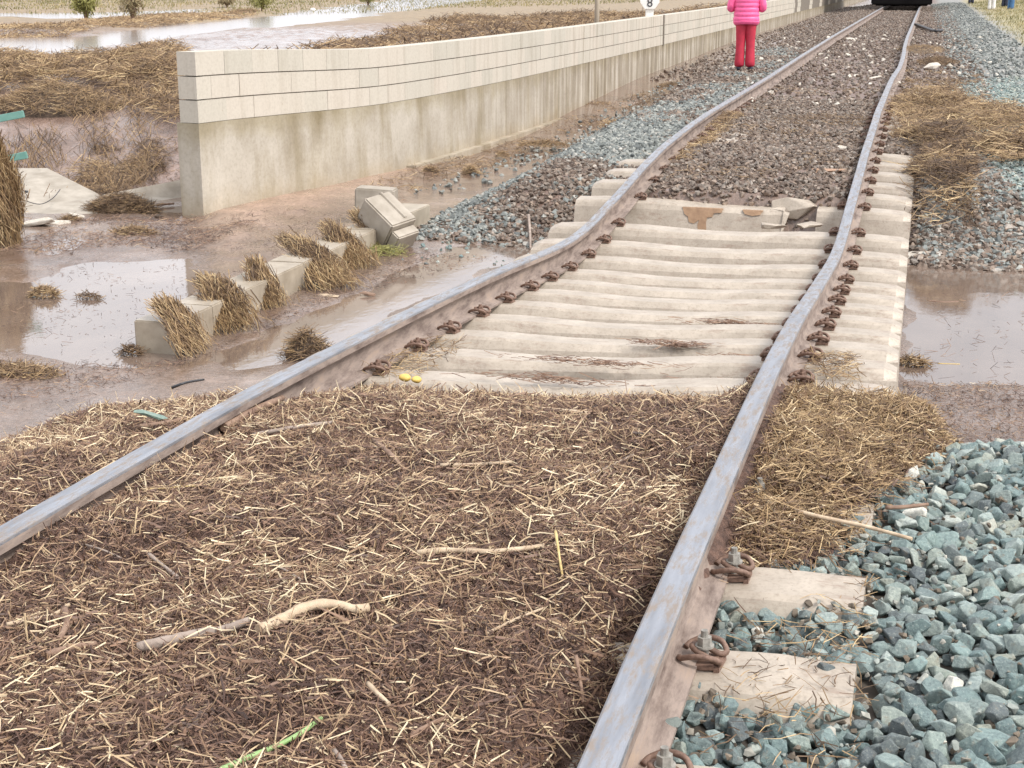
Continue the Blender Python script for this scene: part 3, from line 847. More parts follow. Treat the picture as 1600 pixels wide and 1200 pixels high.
# near ballast heap, right of the track
NB = [(-.40, 1.3), (-.40, 3.15), (-.37, 3.62), (-.22, 3.78), (-.14, 4.0), (-.04, 4.3), (.1, 4.6), (.2, 4.85), (.26, 5.15), (.45, 5.15), (.9, 4.95), (2.2, 4.9), (2.2, 1.3)]
def nb_z(X, Y):
    s = rz(Y) - .165
    z = s + .022 * fbm(X, Y, 3, 3, 91) + .03 * sm(.1, .5, X)
    z = z - .18 * sm(4.75, 5.3, Y + .12 * (X - .3)) + .0 * X
    z = z - .012 * (X < -.2) - .012 * (X < 0)
    return z
def poisson(pts, r, n_try, ex=None):
    q = inside_sample(pts, n_try)
    cell = {}; out = []
    for p in q:
        c_ = (int(p[0] // r), int(p[1] // r)); ok = True
        for i in (-1, 0, 1):
            for j in (-1, 0, 1):
                for o_ in cell.get((c_[0] + i, c_[1] + j), ()):
                    if (o_[0] - p[0]) ** 2 + (o_[1] - p[1]) ** 2 < r * r: ok = False
        if ok:
            cell.setdefault(c_, []).append(p); out.append(p)
    return np.array(out)
def not_on_sleeper(q, m_=.11):
    ok = np.ones(len(q), bool)
    for y in near: ok &= ~((q[:, 1] - y < m_) & (q[:, 1] - y > -m_ * .75) & (q[:, 0] < -.0 + .0))
    return ok
top = poisson(NB, .0435, 60000)
top = top[not_on_sleeper(top, .085) | ((top[:, 0] > -.12) & (rng.random(len(top)) < .22))]
vis = (top[:, 0] < -.02 + .285 * top[:, 1]) & (top[:, 1] > 1.6)
top = top[vis | (rng.random(len(top)) < .6)]
S_top = (.045 + .048 * rng.beta(1.4, 2.0, len(top))) * np.where(top[:, 0] < 0, .85, 1)
Zt = nb_z(top[:, 0], top[:, 1]) + rng.normal(.0, .006, len(top))
under = poisson(NB, .036, 60000); under = under[not_on_sleeper(under, .12)]
Su = rng.uniform(.045, .08, len(under)); Zu = nb_z(under[:, 0], under[:, 1]) - rng.uniform(.012, .035, len(under))
def tints(n): return np.clip(rng.beta(1.5, 1.7, n) * .9 + (rng.random(n) < .04) * .4, 0, 1)
# ballast bed sheet below the stones
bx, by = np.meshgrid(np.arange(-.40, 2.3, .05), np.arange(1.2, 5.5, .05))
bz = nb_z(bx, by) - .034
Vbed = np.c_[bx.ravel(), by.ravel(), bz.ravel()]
# the 290 stones that show largest are things of their own
vis = (top[:, 0] < -.05 + .265 * top[:, 1]) & (top[:, 1] > 1.98) & (top[:, 1] - .25 * top[:, 0] > 1.95)
dist = np.hypot(top[:, 0], top[:, 1]) / S_top
dist[~vis] = 1e9
pick = np.argsort(dist)[:285]
isind = np.zeros(len(top), bool); isind[pick] = True
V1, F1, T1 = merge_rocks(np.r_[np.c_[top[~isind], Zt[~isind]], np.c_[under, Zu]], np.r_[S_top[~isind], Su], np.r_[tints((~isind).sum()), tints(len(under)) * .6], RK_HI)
me = np_mesh('ballast_heap', V1, F1, [M['stone']], {'tint': T1})
o = link('ballast_heap', me); tag(o, 'heap of green-grey crushed ballast filling the corner beside the near rail', 'ballast', kind='stuff')
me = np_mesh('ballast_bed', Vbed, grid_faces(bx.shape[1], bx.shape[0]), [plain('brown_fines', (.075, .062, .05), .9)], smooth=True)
o = link('ballast_bed', me); tag(o, 'dark fines beneath the ballast stones', 'ground', kind='structure')
STV = []
for i in range(48):
    V, Fc = RK_HI[i % 30]
    t_ = float(tints(1)[0])
    STV.append(np_mesh('ballast_stone', V * .065, Fc, [M['stone']], {'tint': np.full(len(V), t_)}))
Rm = rand_rot(len(top))
for ii in pick:
    o = bpy.data.objects.new('ballast_stone', STV[random.randrange(48)]); C.objects.link(o)
    o.matrix_world = Matrix.Translation((top[ii, 0], top[ii, 1], Zt[ii])) @ Matrix(Rm[ii].tolist()).to_4x4() @ Matrix.Scale(S_top[ii] / .065, 4)
    tag(o, 'fist-sized angular green-grey ballast stone lying in the near heap', 'stone', 'loose green-grey ballast stones of the near heap')
def rock(name, pxy, z, size, mat, label, cat='stone', group=None, scale=(1, 1, .8), seed=0, rot=0, sink=.35, tint=.5):
    p = at(pxy[0], pxy[1], z)
    V, Fc = rock_variant(seed + 900, True, 12)
    me = np_mesh(name, V * np.array(scale), Fc, [mat], {'tint': np.full(len(V), tint)})
    o = link(name, me, None, (p[0], p[1], z + size * scale[2] * (.5 - sink) * .6)); o.scale = (size,) * 3; o.rotation_euler = (random.uniform(-.3, .3), random.uniform(-.3, .3), rot)
    tag(o, label, cat, group); return o
rock('ballast_stone', (1072, 1014), -.12, .055, M['stone'], 'dark stone resting on the rail foot against the ring-shaped clip', seed=1, tint=.15)
rock('ballast_stone', (1048, 1132), -.12, .055, M['stone'], 'green stone resting on the rail foot above the lowest clip', seed=2, tint=.75)

q_ = inside_sample(NB, 6500, .03)
chips_z = nb_z(q_[:, 0], q_[:, 1]) + rng.uniform(-.02, .018, len(q_))
V1, F1, T1 = merge_rocks(np.c_[q_, chips_z], rng.uniform(.010, .030, len(q_)), rng.random(len(q_)), RK_LO)
o = link('stone_chips', np_mesh('stone_chips', V1, F1, [M['stone_dusty']], {'tint': T1})); tag(o, 'brown and grey stone chips and grit between the near ballast stones', 'grit', kind='stuff')
def scatter_rocks(name, n, pts, zf, smin, smax, mat, label, lib=RK_LO, tl=None, edge=.1, cat='ballast', mask=0):
    q = inside_sample(pts, n, edge)
    if mask:
        m_ = fbm(q[:, 0], q[:, 1] * .6, 1.3, 4, 601) + rng.normal(0, .12, len(q))
        q = q[(m_ > -.10) if mask > 0 else (m_ <= .0)]
    S = rng.uniform(smin, smax, len(q))
    z = zf(q[:, 0], q[:, 1]) + rng.uniform(-.25, .35, len(q)) * S
    T = tl(len(q)) if tl else rng.beta(2, 2.2, len(q))
    V, Fc, Tt = merge_rocks(np.c_[q, z], S, T, lib)
    o = link(name, np_mesh(name, V, Fc, [mat], {'tint': Tt})); tag(o, label, cat, kind='stuff'); return o
T_ = lambda x, y: terrain(x, y)
scatter_rocks('muddy_ballast', 17000, [(-2.2, 11.58), (-.42, 11.58), (-.5, 20), (-2.13, 20)], T_, .03, .065, M['stone_brown'], 'brown mud-coated ballast between the rails beyond the washout')
scatter_rocks('muddy_ballast', 36000, [(-3.2, 19.4), (.9, 19.4), (1.0, 90), (-3.6, 90)], T_, .045, .085, M['stone_brown'], 'muddy ballast of the distant track bed')
SP1 = [(-4.05, 11.3), (-3.2, 11.15), (-2.7, 11.25), (-2.3, 11.6), (-2.35, 16.0), (-2.9, 18.0), (-3.3, 15.6), (-3.75, 13)]
scatter_rocks('ballast_spill', 20000, SP1, T_, .035, .075, M['stone_grey'], 'grey-green ballast spilled on the wall side of the washout edge', edge=.22, mask=-1)
scatter_rocks('ballast_spill', 12000, SP1, T_, .03, .065, M['stone_brown'], 'mud-brown stones mixed into the spilled ballast beside the wall-side rail', edge=.25, mask=1)
scatter_rocks('ballast_spill', 9000, [(-3.3, 17.5), (-2.3, 16.5), (-2.3, 34), (-3.6, 34)], T_, .04, .08, M['stone_grey'], 'grey ballast shoulder between the track and the wall', edge=.25, mask=-1)
scatter_rocks('ballast_spill', 9000, [(-3.7, 17.5), (-2.3, 15), (-2.3, 34), (-4.0, 34)], T_, .04, .08, M['stone_brown'], 'brown muddy stones of the shoulder between the track and the wall', edge=.3, mask=1)
scatter_rocks('ballast_spill', 11000, [(.04, 11.3), (.2, 11.1), (.75, 11.15), (.95, 11.3), (.70, 12.6), (.4, 15), (-.3, 15.4), (-.3, 14.4), (.04, 14.3)], T_, .035, .08, M['stone_brown'], 'brown stones sloping into the washout beside the sleeper ends', edge=.05)
scatter_rocks('ballast_spill', 5000, [(.04, 11.3), (.75, 11.15), (.95, 11.3), (.70, 12.6), (.4, 15), (.04, 14.3)], T_, .035, .08, M['stone_grey'], 'paler grey stones mixed into the slope beside the sleeper ends', edge=.05)
scatter_rocks('ballast_shoulder', 20000, [(.72, 12.2), (1.0, 11.3), (2.3, 11.3), (2.4, 24), (.6, 24), (.30, 16.5)], T_, .035, .065, M['stone'], 'green ballast slope at the far right of the washout', tl=lambda n: np.clip(rng.beta(2.4, 1.6, n) * .95, 0, 1))
scatter_rocks('ballast_shoulder', 9000, [(.6, 22), (2.0, 22), (1.9, 100), (.1, 100)], T_, .06, .10, M['stone_grey'], 'pale grey ballast shoulder running toward the distant train')
scatter_rocks('ballast_spill', 9000, [(-4.9, 27), (-2.3, 27), (-2.3, 95), (-4.9, 95)], T_, .05, .10, M['stone_brown'], 'muddy grey stones between the far rails and the wall')
scatter_rocks('ballast_scatter', 60, [(-4.0, 10.2), (-2.6, 10.4), (-2.6, 11.2), (-3.9, 11.2)], T_, .03, .05, M['stone'], 'a few stones scattered on the wet mud')
scatter_rocks('pale_chips', 240, [(-3.6, 19), (1.2, 19), (1.4, 42), (-3.6, 42)], T_, .06, .14, M['limestone'], 'pale stone chips among the distant ballast')

# ------------------------------------------------------------------ concrete wall
def wall_strip(name, off_out, off_in, z0, z1, mat, parent, y_end=138, y0=11.75, step=.4):
    ysw = np.concatenate([np.arange(y0, 30, step), np.arange(30, y_end, 2)])
    V = []
    for y in ysw:
        x = float(wall_x(y)); dx = (float(wall_x(y + .2)) - float(wall_x(y - .2))) / .4
        nrm = np.array([1, -dx]) / math.hypot(1, dx)
        tz = .02 * 0 + (.09 * float(sm(15, 11.7, np.array(y))))
        for o_, z in ((off_out, z0), (off_out, z1), (off_in, z1), (off_in, z0)):
            zz = z + (tz * max(0, (z + .75) / 1.37))
            V.append((x + nrm[0] * o_, y + nrm[1] * o_, zz))
    n = len(ysw); i = np.arange(n * 4).reshape(n, 4)
    a, b_ = i[:-1], i[1:]
    Fq = np.stack([a, np.roll(a, -1, 1), np.roll(b_, -1, 1), b_], 2).reshape(-1, 4)
    Fq = np.r_[Fq, [[0, 3, 2, 1]], [[n * 4 - 4, n * 4 - 3, n * 4 - 2, n * 4 - 1]]]
    me = np_mesh(name, V, Fq, [mat]); bm = bmesh.new(); bm.from_mesh(me); bmesh.ops.recalc_face_normals(bm, faces=bm.faces); bm.to_mesh(me); bm.free()
    return link(name, me, parent)
wl = empty('retaining_wall', (0, 0, 0)); tag(wl, 'long pale concrete wall with three courses of cream blocks on a cast base', 'wall')
wall_strip('cast_base', 0, -.24, -.80, .048, M['cast'], wl)
wall_strip('footing', .09, -.10, -.80, -.655, M['cast'], wl, 60, y0=15.3)
wall_strip('mortar_core', -.008, -.19, .05, .60, M['mortar'], wl, y0=11.85)
# blocks
def block_rows():
    Vs, Fs, T, o = [], [], [], 0
    dense = np.arange(11.75, 138, .02)
    wx = wall_x(dense)
    s = np.r_[0, np.cumsum(np.hypot(np.diff(wx), np.diff(dense)))]
    def pt(a): 
        y = np.interp(a, s, dense); return float(wall_x(y)), float(y)
    cube = np.array([[0, 1, 2, 3], [4, 7, 6, 5], [0, 4, 5, 1], [1, 5, 6, 2], [2, 6, 7, 3], [3, 7, 4, 0]])
    for row in range(3):
        z0 = .052 + row * .190; z1 = z0 + .180
        if row == 2: z1 = z0 + .188
        a = -.0 if row % 2 == 0 else -.2
        bl = .40
        while a < s[-1] - .5:
            a0, a1 = max(a, 0), a + bl - (.0016 + .003 * (rng.random() < .3))
            (x0, y0), (x1, y1) = pt(a0), pt(a1)
            dx, dy = x1 - x0, y1 - y0; L = math.hypot(dx, dy); nx, ny = dy / L, -dx / L
            rj = rng.normal(0, .0012)
            def zt(y, z): return z + .09 * float(sm(15, 11.7, np.array(y))) * (z + .75) / 1.37
            c_ = []
            for (x, y) in ((x0, y0), (x1, y1)):
                for oo in (.002 + rj, -.20):
                    for z in (z0, z1):
                        c_.append((x + nx * oo, y + ny * oo, zt(y, z)))
            c_ = np.array(c_)   # order: p0 out z0, p0 out z1, p0 in z0, p0 in z1, p1...
            v8 = c_[[0, 2, 6, 4, 1, 3, 7, 5]]
            Vs.append(v8); Fs.append(cube + o); T += [rng.uniform(0, 1)] * 8; o += 8
            a += bl if y0 < 60 else bl * 4
            if y0 >= 60: bl = 1.6
    return np.concatenate(Vs), np.concatenate(Fs), np.array(T)
V1, F1, T1 = block_rows()
me = np_mesh('block_courses', V1, F1, [M['block']], {'tint': T1})
bm = bmesh.new(); bm.from_mesh(me); bmesh.ops.recalc_face_normals(bm, faces=bm.faces); bm.to_mesh(me); bm.free()
link('block_courses', me, wl)
bm = bmesh.new(); bm_box(bm, Vector((-5.095, 30.0, .33)), (.03, .10, .60))
link('expansion_joint', bm_mesh('expansion_joint', bm, [M['mortar']]), wl)

# ------------------------------------------------------------------ low kerb with slots
bm = bmesh.new()
kx0, kx1, ky0, ky1, kz = -4.235, -3.975, 7.30, 11.55, -.555
segs = np.arange(ky0, ky1, .47)
V = []
def kerb_x(y): return (y - ky0) * -.012
for i in range(len(segs)):
    y0 = segs[i] + (.0015 if i else 0); y1 = segs[i] + .4685
    zt = kz + random.uniform(-.0015, .0015)
    vs = bm_box(bm, Vector(((kx0 + kx1) / 2 + kerb_x(y0), (y0 + y1) / 2, (-.82 + zt) / 2)), (kx1 - kx0, y1 - y0, zt + .82), bev=.008)
bmesh.ops.subdivide_edges(bm, edges=[e for e in bm.edges if e.calc_length() > .2], cuts=2)
M['kerb'] = simple('muddy_kerb_concrete', (.27, .225, .17), (.42, .365, .29), .35, 6, .4, .004)
ke = empty('concrete_kerb', ((kx0 + kx1) / 2, ky0, -.8)); tag(ke, 'low concrete kerb standing in the mud under the hanging straw clumps', 'kerb')
o = link('kerb_blocks', bm_mesh('kerb_blocks', bm, [M['kerb']]), ke); o.matrix_parent_inverse = ke.matrix_basis.inverted()
o.location = (-(kx0 + kx1) / 2 * 0, 0, 0)
for y in (7.98, 8.75, 9.5):
    bm = bmesh.new()
    bm_box(bm, Vector((-4.12, y, kz + .004)), (.10, .035, .012), bev=.004)
    o = link('slot', bm_mesh('slot', bm, [M['black']]), ke); o.matrix_parent_inverse = ke.matrix_basis.inverted()

# ------------------------------------------------------------------ straw clumps
def clump(pos, rad, h, n, label, length=.18, drape=None, mat='straw_gold', group='clumps of washed-up straw', core=True, name='straw_clump', w=.0022, dark=0.):
    """mound of tangled stalks; drape=(dx,dy,dz): stalks combed from the top down that way"""
    parts = []
    if drape is None:
        u = rng.uniform(0, 2 * math.pi, n); r_ = np.sqrt(rng.random(n)) * .98
        sx_ = rad if np.isscalar(rad) else rad[0]; sy_ = rad if np.isscalar(rad) else rad[1]
        zz = h * (1 - r_ ** 1.7) * rng.uniform(.72, 1.05, n)
        P = np.c_[pos[0] + np.cos(u) * r_ * sx_, pos[1] + np.sin(u) * r_ * sy_, pos[2] + zz]
        ang = rng.uniform(0, 2 * math.pi, n); te = rng.normal(0, .3, n)
        D = np.c_[np.cos(ang) * np.cos(te), np.sin(ang) * np.cos(te), np.sin(te) - .25 * r_]
        parts.append(straws(P, D, rng.uniform(.4, 1.1, n) * length, rng.uniform(.6, 1.3, n) * w, np.clip(rng.beta(2, 2, n) - dark, 0, 1), .18))
        if h < .085: core = False
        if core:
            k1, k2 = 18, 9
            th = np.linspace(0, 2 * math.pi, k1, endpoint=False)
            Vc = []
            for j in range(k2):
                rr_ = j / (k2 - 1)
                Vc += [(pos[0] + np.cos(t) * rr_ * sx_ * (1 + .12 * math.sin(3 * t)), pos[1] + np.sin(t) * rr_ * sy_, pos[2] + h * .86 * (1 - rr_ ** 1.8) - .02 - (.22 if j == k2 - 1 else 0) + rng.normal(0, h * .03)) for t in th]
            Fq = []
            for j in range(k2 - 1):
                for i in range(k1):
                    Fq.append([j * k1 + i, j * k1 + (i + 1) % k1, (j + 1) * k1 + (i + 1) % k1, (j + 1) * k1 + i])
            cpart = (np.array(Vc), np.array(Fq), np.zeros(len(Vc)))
    else:
        dx, dy, dz = drape
        dvec = np.array([dx, dy, dz]); L0 = np.linalg.norm(dvec)
        side = np.array([-dy, dx, 0.]); side /= np.linalg.norm(side) + 1e-9
        t = rng.beta(1.25, 1.25, n)
        sd_ = rng.normal(0, .42, n) * rad * (.75 + .35 * t)
        bulge = np.sqrt(np.clip(1 - (sd_ / (rad * 1.25)) ** 2, 0, 1)) * rng.uniform(.55, 1.05, n)
        arch = np.sin(np.pi * np.clip(t * .8 + .12, 0, 1)) * h
        wob = .10 * np.sin(t * 7 + rng.uniform(0, 6)) * rad
        P = np.array(pos) + t[:, None] * dvec + side * (sd_ * (.6 + .9 * t) + wob)[:, None]
        P[:, 2] += arch * bulge - .0
        D = dvec[None] / L0 + rng.normal(0, .25, (n, 3)) * np.array([1, 1, .7]) + np.c_[np.zeros(n), np.zeros(n), .45 * (.30 - t)]
        parts.append(straws(P, D, rng.uniform(.25, 1.05, n) * length, rng.uniform(.6, 1.5, n) * w, np.clip(rng.beta(1.5, 1.8, n) - dark + .12 * np.sin(t * 9), 0, 1), .2))
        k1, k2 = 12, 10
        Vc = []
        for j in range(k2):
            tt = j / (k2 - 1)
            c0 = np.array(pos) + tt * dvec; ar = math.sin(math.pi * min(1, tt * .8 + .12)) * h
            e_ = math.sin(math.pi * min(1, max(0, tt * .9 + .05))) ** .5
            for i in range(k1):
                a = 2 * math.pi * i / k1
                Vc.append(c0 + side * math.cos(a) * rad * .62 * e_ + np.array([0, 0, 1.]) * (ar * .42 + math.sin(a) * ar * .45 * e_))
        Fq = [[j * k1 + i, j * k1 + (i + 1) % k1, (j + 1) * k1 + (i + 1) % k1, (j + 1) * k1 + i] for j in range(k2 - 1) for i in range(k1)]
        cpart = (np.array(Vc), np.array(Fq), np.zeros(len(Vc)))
    Vq, Fq_, Tq = join(parts)
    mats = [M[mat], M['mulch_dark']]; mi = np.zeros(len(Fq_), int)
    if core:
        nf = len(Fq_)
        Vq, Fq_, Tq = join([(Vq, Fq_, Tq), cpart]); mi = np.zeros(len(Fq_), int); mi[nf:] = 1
    o0 = np.array(pos)
    me = np_mesh(name, Vq - o0, Fq_, mats, {'tint': Tq}, midx=mi)
    o = link(name, me, None, tuple(o0)); tag(o, label, 'straw clump', group); return o
KZ = kz
def kclump(px_top, px_bot, rad, h, n, label, length=.24):
    rad *= 1.3; h *= 1.35; n = int(n * 2.6)
    a = at(px_top[0], px_top[1], KZ + .02); b_ = at(px_bot[0], px_bot[1], -.72)
    return clump(tuple(a), rad, h, n, label, length, tuple(b_ - a))
kg = 'straw clumps hanging over the low kerb'
kclump((258, 492), (306, 545), .10, .07, 520, 'straw clump draped over the near end of the low kerb')
kclump((325, 450), (372, 515), .11, .085, 620, 'second straw clump along the low kerb, combed to a point with a long stalk')
kclump((398, 428), (425, 478), .075, .07, 420, 'slim third straw clump hanging straight down the low kerb side')
kclump((448, 380), (532, 450), .11, .08, 900, 'widest straw clump, sprawling over the middle of the low kerb', .26)
kclump((512, 362), (560, 418), .09, .08, 800, 'straw clump on the low kerb just before the tilted concrete blocks')
kclump((560, 348), (600, 388), .07, .07, 450, 'loose reddish straw clump touching the tilted concrete blocks')
clump(tuple(at(595, 398, -.73)), (.20, .14), .07, 150, 'sprig of greenish stems at the foot of the kerb by the tilted blocks', .22, None, 'foliage', w=.0025, core=False)
# far-left bundle: straw wound round a hidden post
p = at(8, 385, -.73)
n = 2600
u = rng.uniform(0, 2 * math.pi, n); hh = rng.uniform(0, .78, n)
rd = (.17 + .05 * np.sin(hh * 4)) * (1 - .45 * sm(.5, .78, hh)) * rng.uniform(.8, 1.05, n)
P = np.c_[p[0] - .08 + np.cos(u) * rd, p[1] + np.sin(u) * rd, p[2] + hh]
D = np.c_[-np.sin(u) * .35 + rng.normal(0, .2, n), np.cos(u) * .35 + rng.normal(0, .2, n), rng.normal(-.9, .3, n)]
sA = straws(P, D, rng.uniform(.12, .34, n), rng.uniform(.0016, .0036, n), rng.beta(2.2, 1.8, n), .12)
bm = bmesh.new(); bm_tube(bm, [(p[0] - .08, p[1], p[2] - .1 + i * .09) for i in range(10)], [.15, .165, .17, .16, .15, .15, .14, .11, .08, .05], 14)
cm = bm_mesh('c', bm); Vc = np.array([v.co[:] for v in cm.vertices]); 
Fc = np.array([list(f.vertices) for f in cm.polygons if len(f.vertices) == 4])
V1, F1, T1 = join([sA, (Vc, Fc, np.zeros(len(Vc)))]); mi = np.zeros(len(F1), int); mi[len(sA[1]):] = 1
o0 = np.array([p[0] - .08, p[1], p[2]])
o = link('straw_bundle', np_mesh('straw_bundle', V1 - o0, F1, [M['straw_gold'], M['mulch_dark']], {'tint': T1}, midx=mi), None, tuple(o0))
tag(o, 'tall upright bundle of straw wrapped round a post at the picture edge', 'straw bundle')
# clumps on the mud
MZ = -.735
cl = 'clumps of washed-up straw'
clump(tuple(at(190, 330, MZ)), (.36, .22), .17, 1500, 'large dark heap of straw before the sloping concrete slabs', .2, dark=.22)
clump(tuple(at(70, 462, MZ)), (.10, .07), .07, 300, 'small rounded straw clump alone in the bright pool', .12)
clump(tuple(at(138, 465, MZ)), (.10, .04), .03, 90, 'flat dark wisp of straw in the bright pool', .12, dark=.25)
clump(tuple(at(212, 366, MZ)), (.22, .12), .06, 420, 'low reddish straw tuft between the large heap and the pool', .16, dark=.1)
clump(tuple(at(110, 345, MZ)), (.12, .06), .05, 200, 'little straw wisp beside the rubble at the slab foot', .12, dark=.15)
clump(tuple(at(30, 585, MZ)), (.28, .13), .05, 520, 'thin fan of straw on the mud at the near edge of the pool', .16, dark=.1)
clump(tuple(at(205, 552, MZ)), (.07, .05), .05, 150, 'dark wisp of straw at the kerb end', .1, dark=.3)
clump(tuple(at(480, 556, MZ)), (.15, .10), .16, 420, 'dark straw tuft leaning on the outside of the sagging rail', .14, dark=.12)
clump(tuple(at(672, 272, MZ)), (.10, .08), .09, 260, 'small straw tuft by the footing ledge of the wall', .12)
clump(tuple(at(735, 272, MZ)), (.09, .08), .10, 260, 'bushy straw tuft in the channel left of the grey stones', .12)
clump(tuple(at(785, 245, MZ)), (.08, .08), .07, 160, 'tiny straw tuft farther along the channel', .12)
clump(tuple(at(850, 228, MZ + .05)), (.34, .16), .07, 600, 'reddish straw drift in the channel between wall and track', .16, dark=.05)
clump(tuple(at(930, 168, MZ + .08)), (.45, .40), .08, 600, 'straw drift against the far foot of the wall', .2, dark=.1)
clump(tuple(at(1050, 140, -.55)), (.35, .5), .13, 700, 'brown straw heap between the wall and the pale ballast', .2, dark=.12)
clump(tuple(at(1135, 108, -.5)), (.3, .8), .16, 600, 'brown straw heap left of the person in pink', .22, dark=.12)
clump(tuple(at(985, 195, -.42)), (.35, .5), .07, 800, 'straw tangled on the sleeper ends beside the wall-side rail', .2, dark=.02)
clump(tuple(at(1425, 568, MZ)), (.10, .05), .035, 200, 'golden straw wisp at the water edge beside the hanging sleepers', .12)
clump(tuple(at(1440, 80, -.2)), (.55, 1.6), .12, 900, 'orange-brown straw heap on the far ballast by the bent rail', .25, dark=.0)
clump(tuple(at(1330, 38, -.25)), (.9, 2.2), .12, 300, 'straw heap between the far rail and the wall', .35)
clump(tuple(at(1300, 188, -.2)), (.7, .7), .03, 500, 'thin straw film over the brown ballast between the rails', .15, dark=.25)

for (px_, r1_, r2_, hh_, dk, lab) in (((1480, 172), .55, .7, .22, .05, 'golden straw mound in the middle of the far right slope'), ((1548, 195), .45, .6, .20, .1, 'brown straw mound on the crest of the far right slope'),
      ((1590, 232), .35, .5, .16, .0, 'straw mound at the right picture edge on the far slope'), ((1478, 262), .28, .45, .16, .3, 'reddish dark straw mound just right of the exposed sleeper ends'),
      ((1440, 215), .25, .5, .12, .2, 'low brown straw mound beside the clips past the sleeper ends'), ((1465, 100), .4, 1.1, .14, .25, 'dark straw and rubble mound right of the rail kink'),
      ((90, 150), .9, .6, .30, .06, 'rounded brown straw mound on the bank at the upper left'), ((205, 120), .8, .5, .34, .12, 'tall dark straw mound on the bank near the wall end'), ((30, 205), .6, .5, .18, .15, 'straw mound on the bank above the green railing')):
    zz = -.2
    for _ in range(6):
        q_ = at(px_[0], px_[1], zz); zz = float(terrain(q_[:1], q_[1:2])[0])
    clump((q_[0], q_[1], zz - .02), (r1_, r2_), hh_, 2600, lab, .24, dark=dk, group='straw mounds on the slopes', w=.003)
def straw_patch(name, pts, zf, n, lmin, lmax, w, label, mat='straw_gold', t=(2, 2), dark=0., thick=.06, thr=-.1, lump=1.2, drop=None, edge=.1, seed=0, bend=.15):
    q = inside_sample(pts, n, edge)
    m_ = fbm(q[:, 0], q[:, 1], lump, 3, 300 + seed)
    q = q[m_ > thr + rng.normal(0, .08, len(q))]; m_ = fbm(q[:, 0], q[:, 1], lump, 3, 300 + seed)
    n = len(q)
    z = zf(q[:, 0], q[:, 1]) + thick * np.clip(m_ - thr, 0, 1) * rng.uniform(.6, 1.1, n) + rng.uniform(0, .02, n)
    ang = rng.uniform(0, 2 * math.pi, n); te = rng.normal(0, .3, n)
    D = np.c_[np.cos(ang) * np.cos(te), np.sin(ang) * np.cos(te), np.sin(te)]
    if drop is not None: D = D * .55 + np.array(drop)
    cl_ = fbm(q[:, 0], q[:, 1], lump * 3, 2, 411)
    V, Fq, T = straws(np.c_[q, z], D, rng.uniform(lmin, lmax, n), rng.uniform(.6, 1.3, n) * w, np.clip(rng.beta(*t, n) + .3 * cl_ - dark, 0, 1), bend)
    o = link(name, np_mesh(name, V, Fq, [M[mat]], {'tint': T})); tag(o, label, 'straw', kind='stuff'); return o
straw_patch('straw_drift', plan([(1395, 150), (1470, 140), (1560, 175), (1640, 190), (1640, 245), (1560, 245), (1500, 215), (1510, 265), (1460, 280), (1420, 215)], -.16), T_, 9000, .08, .28, .0035, 'golden straw drift on the far ballast slope', t=(2.2, 1.9), dark=.06, thick=.26, thr=-.35, lump=1.6, seed=1)
straw_patch('straw_drift', plan([(1432, 205), (1500, 205), (1535, 290), (1470, 270), (1440, 250)], -.2), T_, 4500, .05, .15, .003, 'reddish brown straw over the far stones', dark=.30, thick=.22, thr=-.5, lump=1.6, seed=2)
straw_patch('straw_drift', plan([(-200, 100), (160, 97), (280, 84), (284, 172), (200, 152), (120, 142), (0, 142), (-200, 150)], -.05), T_, 30000, .08, .34, .0045, 'tangled straw covering the field bank left of the wall', dark=.06, thick=.30, thr=-.5, lump=1.1, seed=3)
straw_patch('straw_drift', [(-9.5, 19), (-5.5, 17), (-5.4, 60), (-15, 48)], T_, 22000, .15, .6, .008, 'brown straw field lying behind the wall', dark=.14, thick=.22, thr=-.3, lump=.6, seed=4)
straw_patch('straw_drift', plan([(0, 205), (90, 200), (95, 262), (30, 270), (0, 240)], -.4), T_, 900, .15, .4, .004, 'straw combed down the mud bank by the green railing', thick=.1, thr=-.1, drop=(.35, -.6, -.5), dark=.25, seed=5)
for k, pp in enumerate(([(120, 195), (165, 190), (190, 245), (160, 250)], [(195, 180), (225, 185), (245, 235), (220, 240)], [(230, 150), (284, 160), (284, 200), (260, 200)])):
    straw_patch('straw_drift', plan(pp, -.35), T_, 380, .15, .35, .004, ['straw tongue combed down the middle of the mud bank', 'thin straw tongue on the mud bank near the wall', 'straw spilling beside the wall end'][k], thick=.10, thr=-.5, drop=(.35, -.6, -.4), dark=.2, seed=6 + k)
straw_patch('straw_drift', plan([(110, 285), (150, 262), (250, 262), (275, 285), (200, 300), (150, 300)], -.68), T_, 2600, .08, .22, .003, 'mossy straw line along the top of the sloping slabs', dark=.12, thick=.08, thr=-.5, seed=9)
straw_patch('mud_litter', plan([(-50, 640), (250, 590), (520, 470), (780, 400), (640, 392), (420, 500), (300, 560), (0, 580)], -.735), T_, 1800, .015, .06, .0016, 'bits of straw scattered on the wet mud beside the rail', mat='straw', dark=.3, thick=0, thr=-1, edge=.02, seed=10)
straw_patch('mud_litter', plan([(1400, 690), (1700, 760), (1700, 600), (1410, 600)], -.735), T_, 3000, .008, .05, .0016, 'bits of straw scattered on the mud beyond the ballast heap', mat='straw', dark=.2, thick=0, thr=-1, edge=.02, seed=11)
straw_patch('water_litter', plan([(1410, 600), (1640, 600), (1640, 420), (1430, 430)], -.735), lambda x, y: np.full(len(x), WATER_Z + .002), 110, .02, .09, .0018, 'floating bits of straw on the water beside the sleepers', mat='straw', dark=.35, thick=0, thr=-1, edge=.02, seed=12, bend=.02)
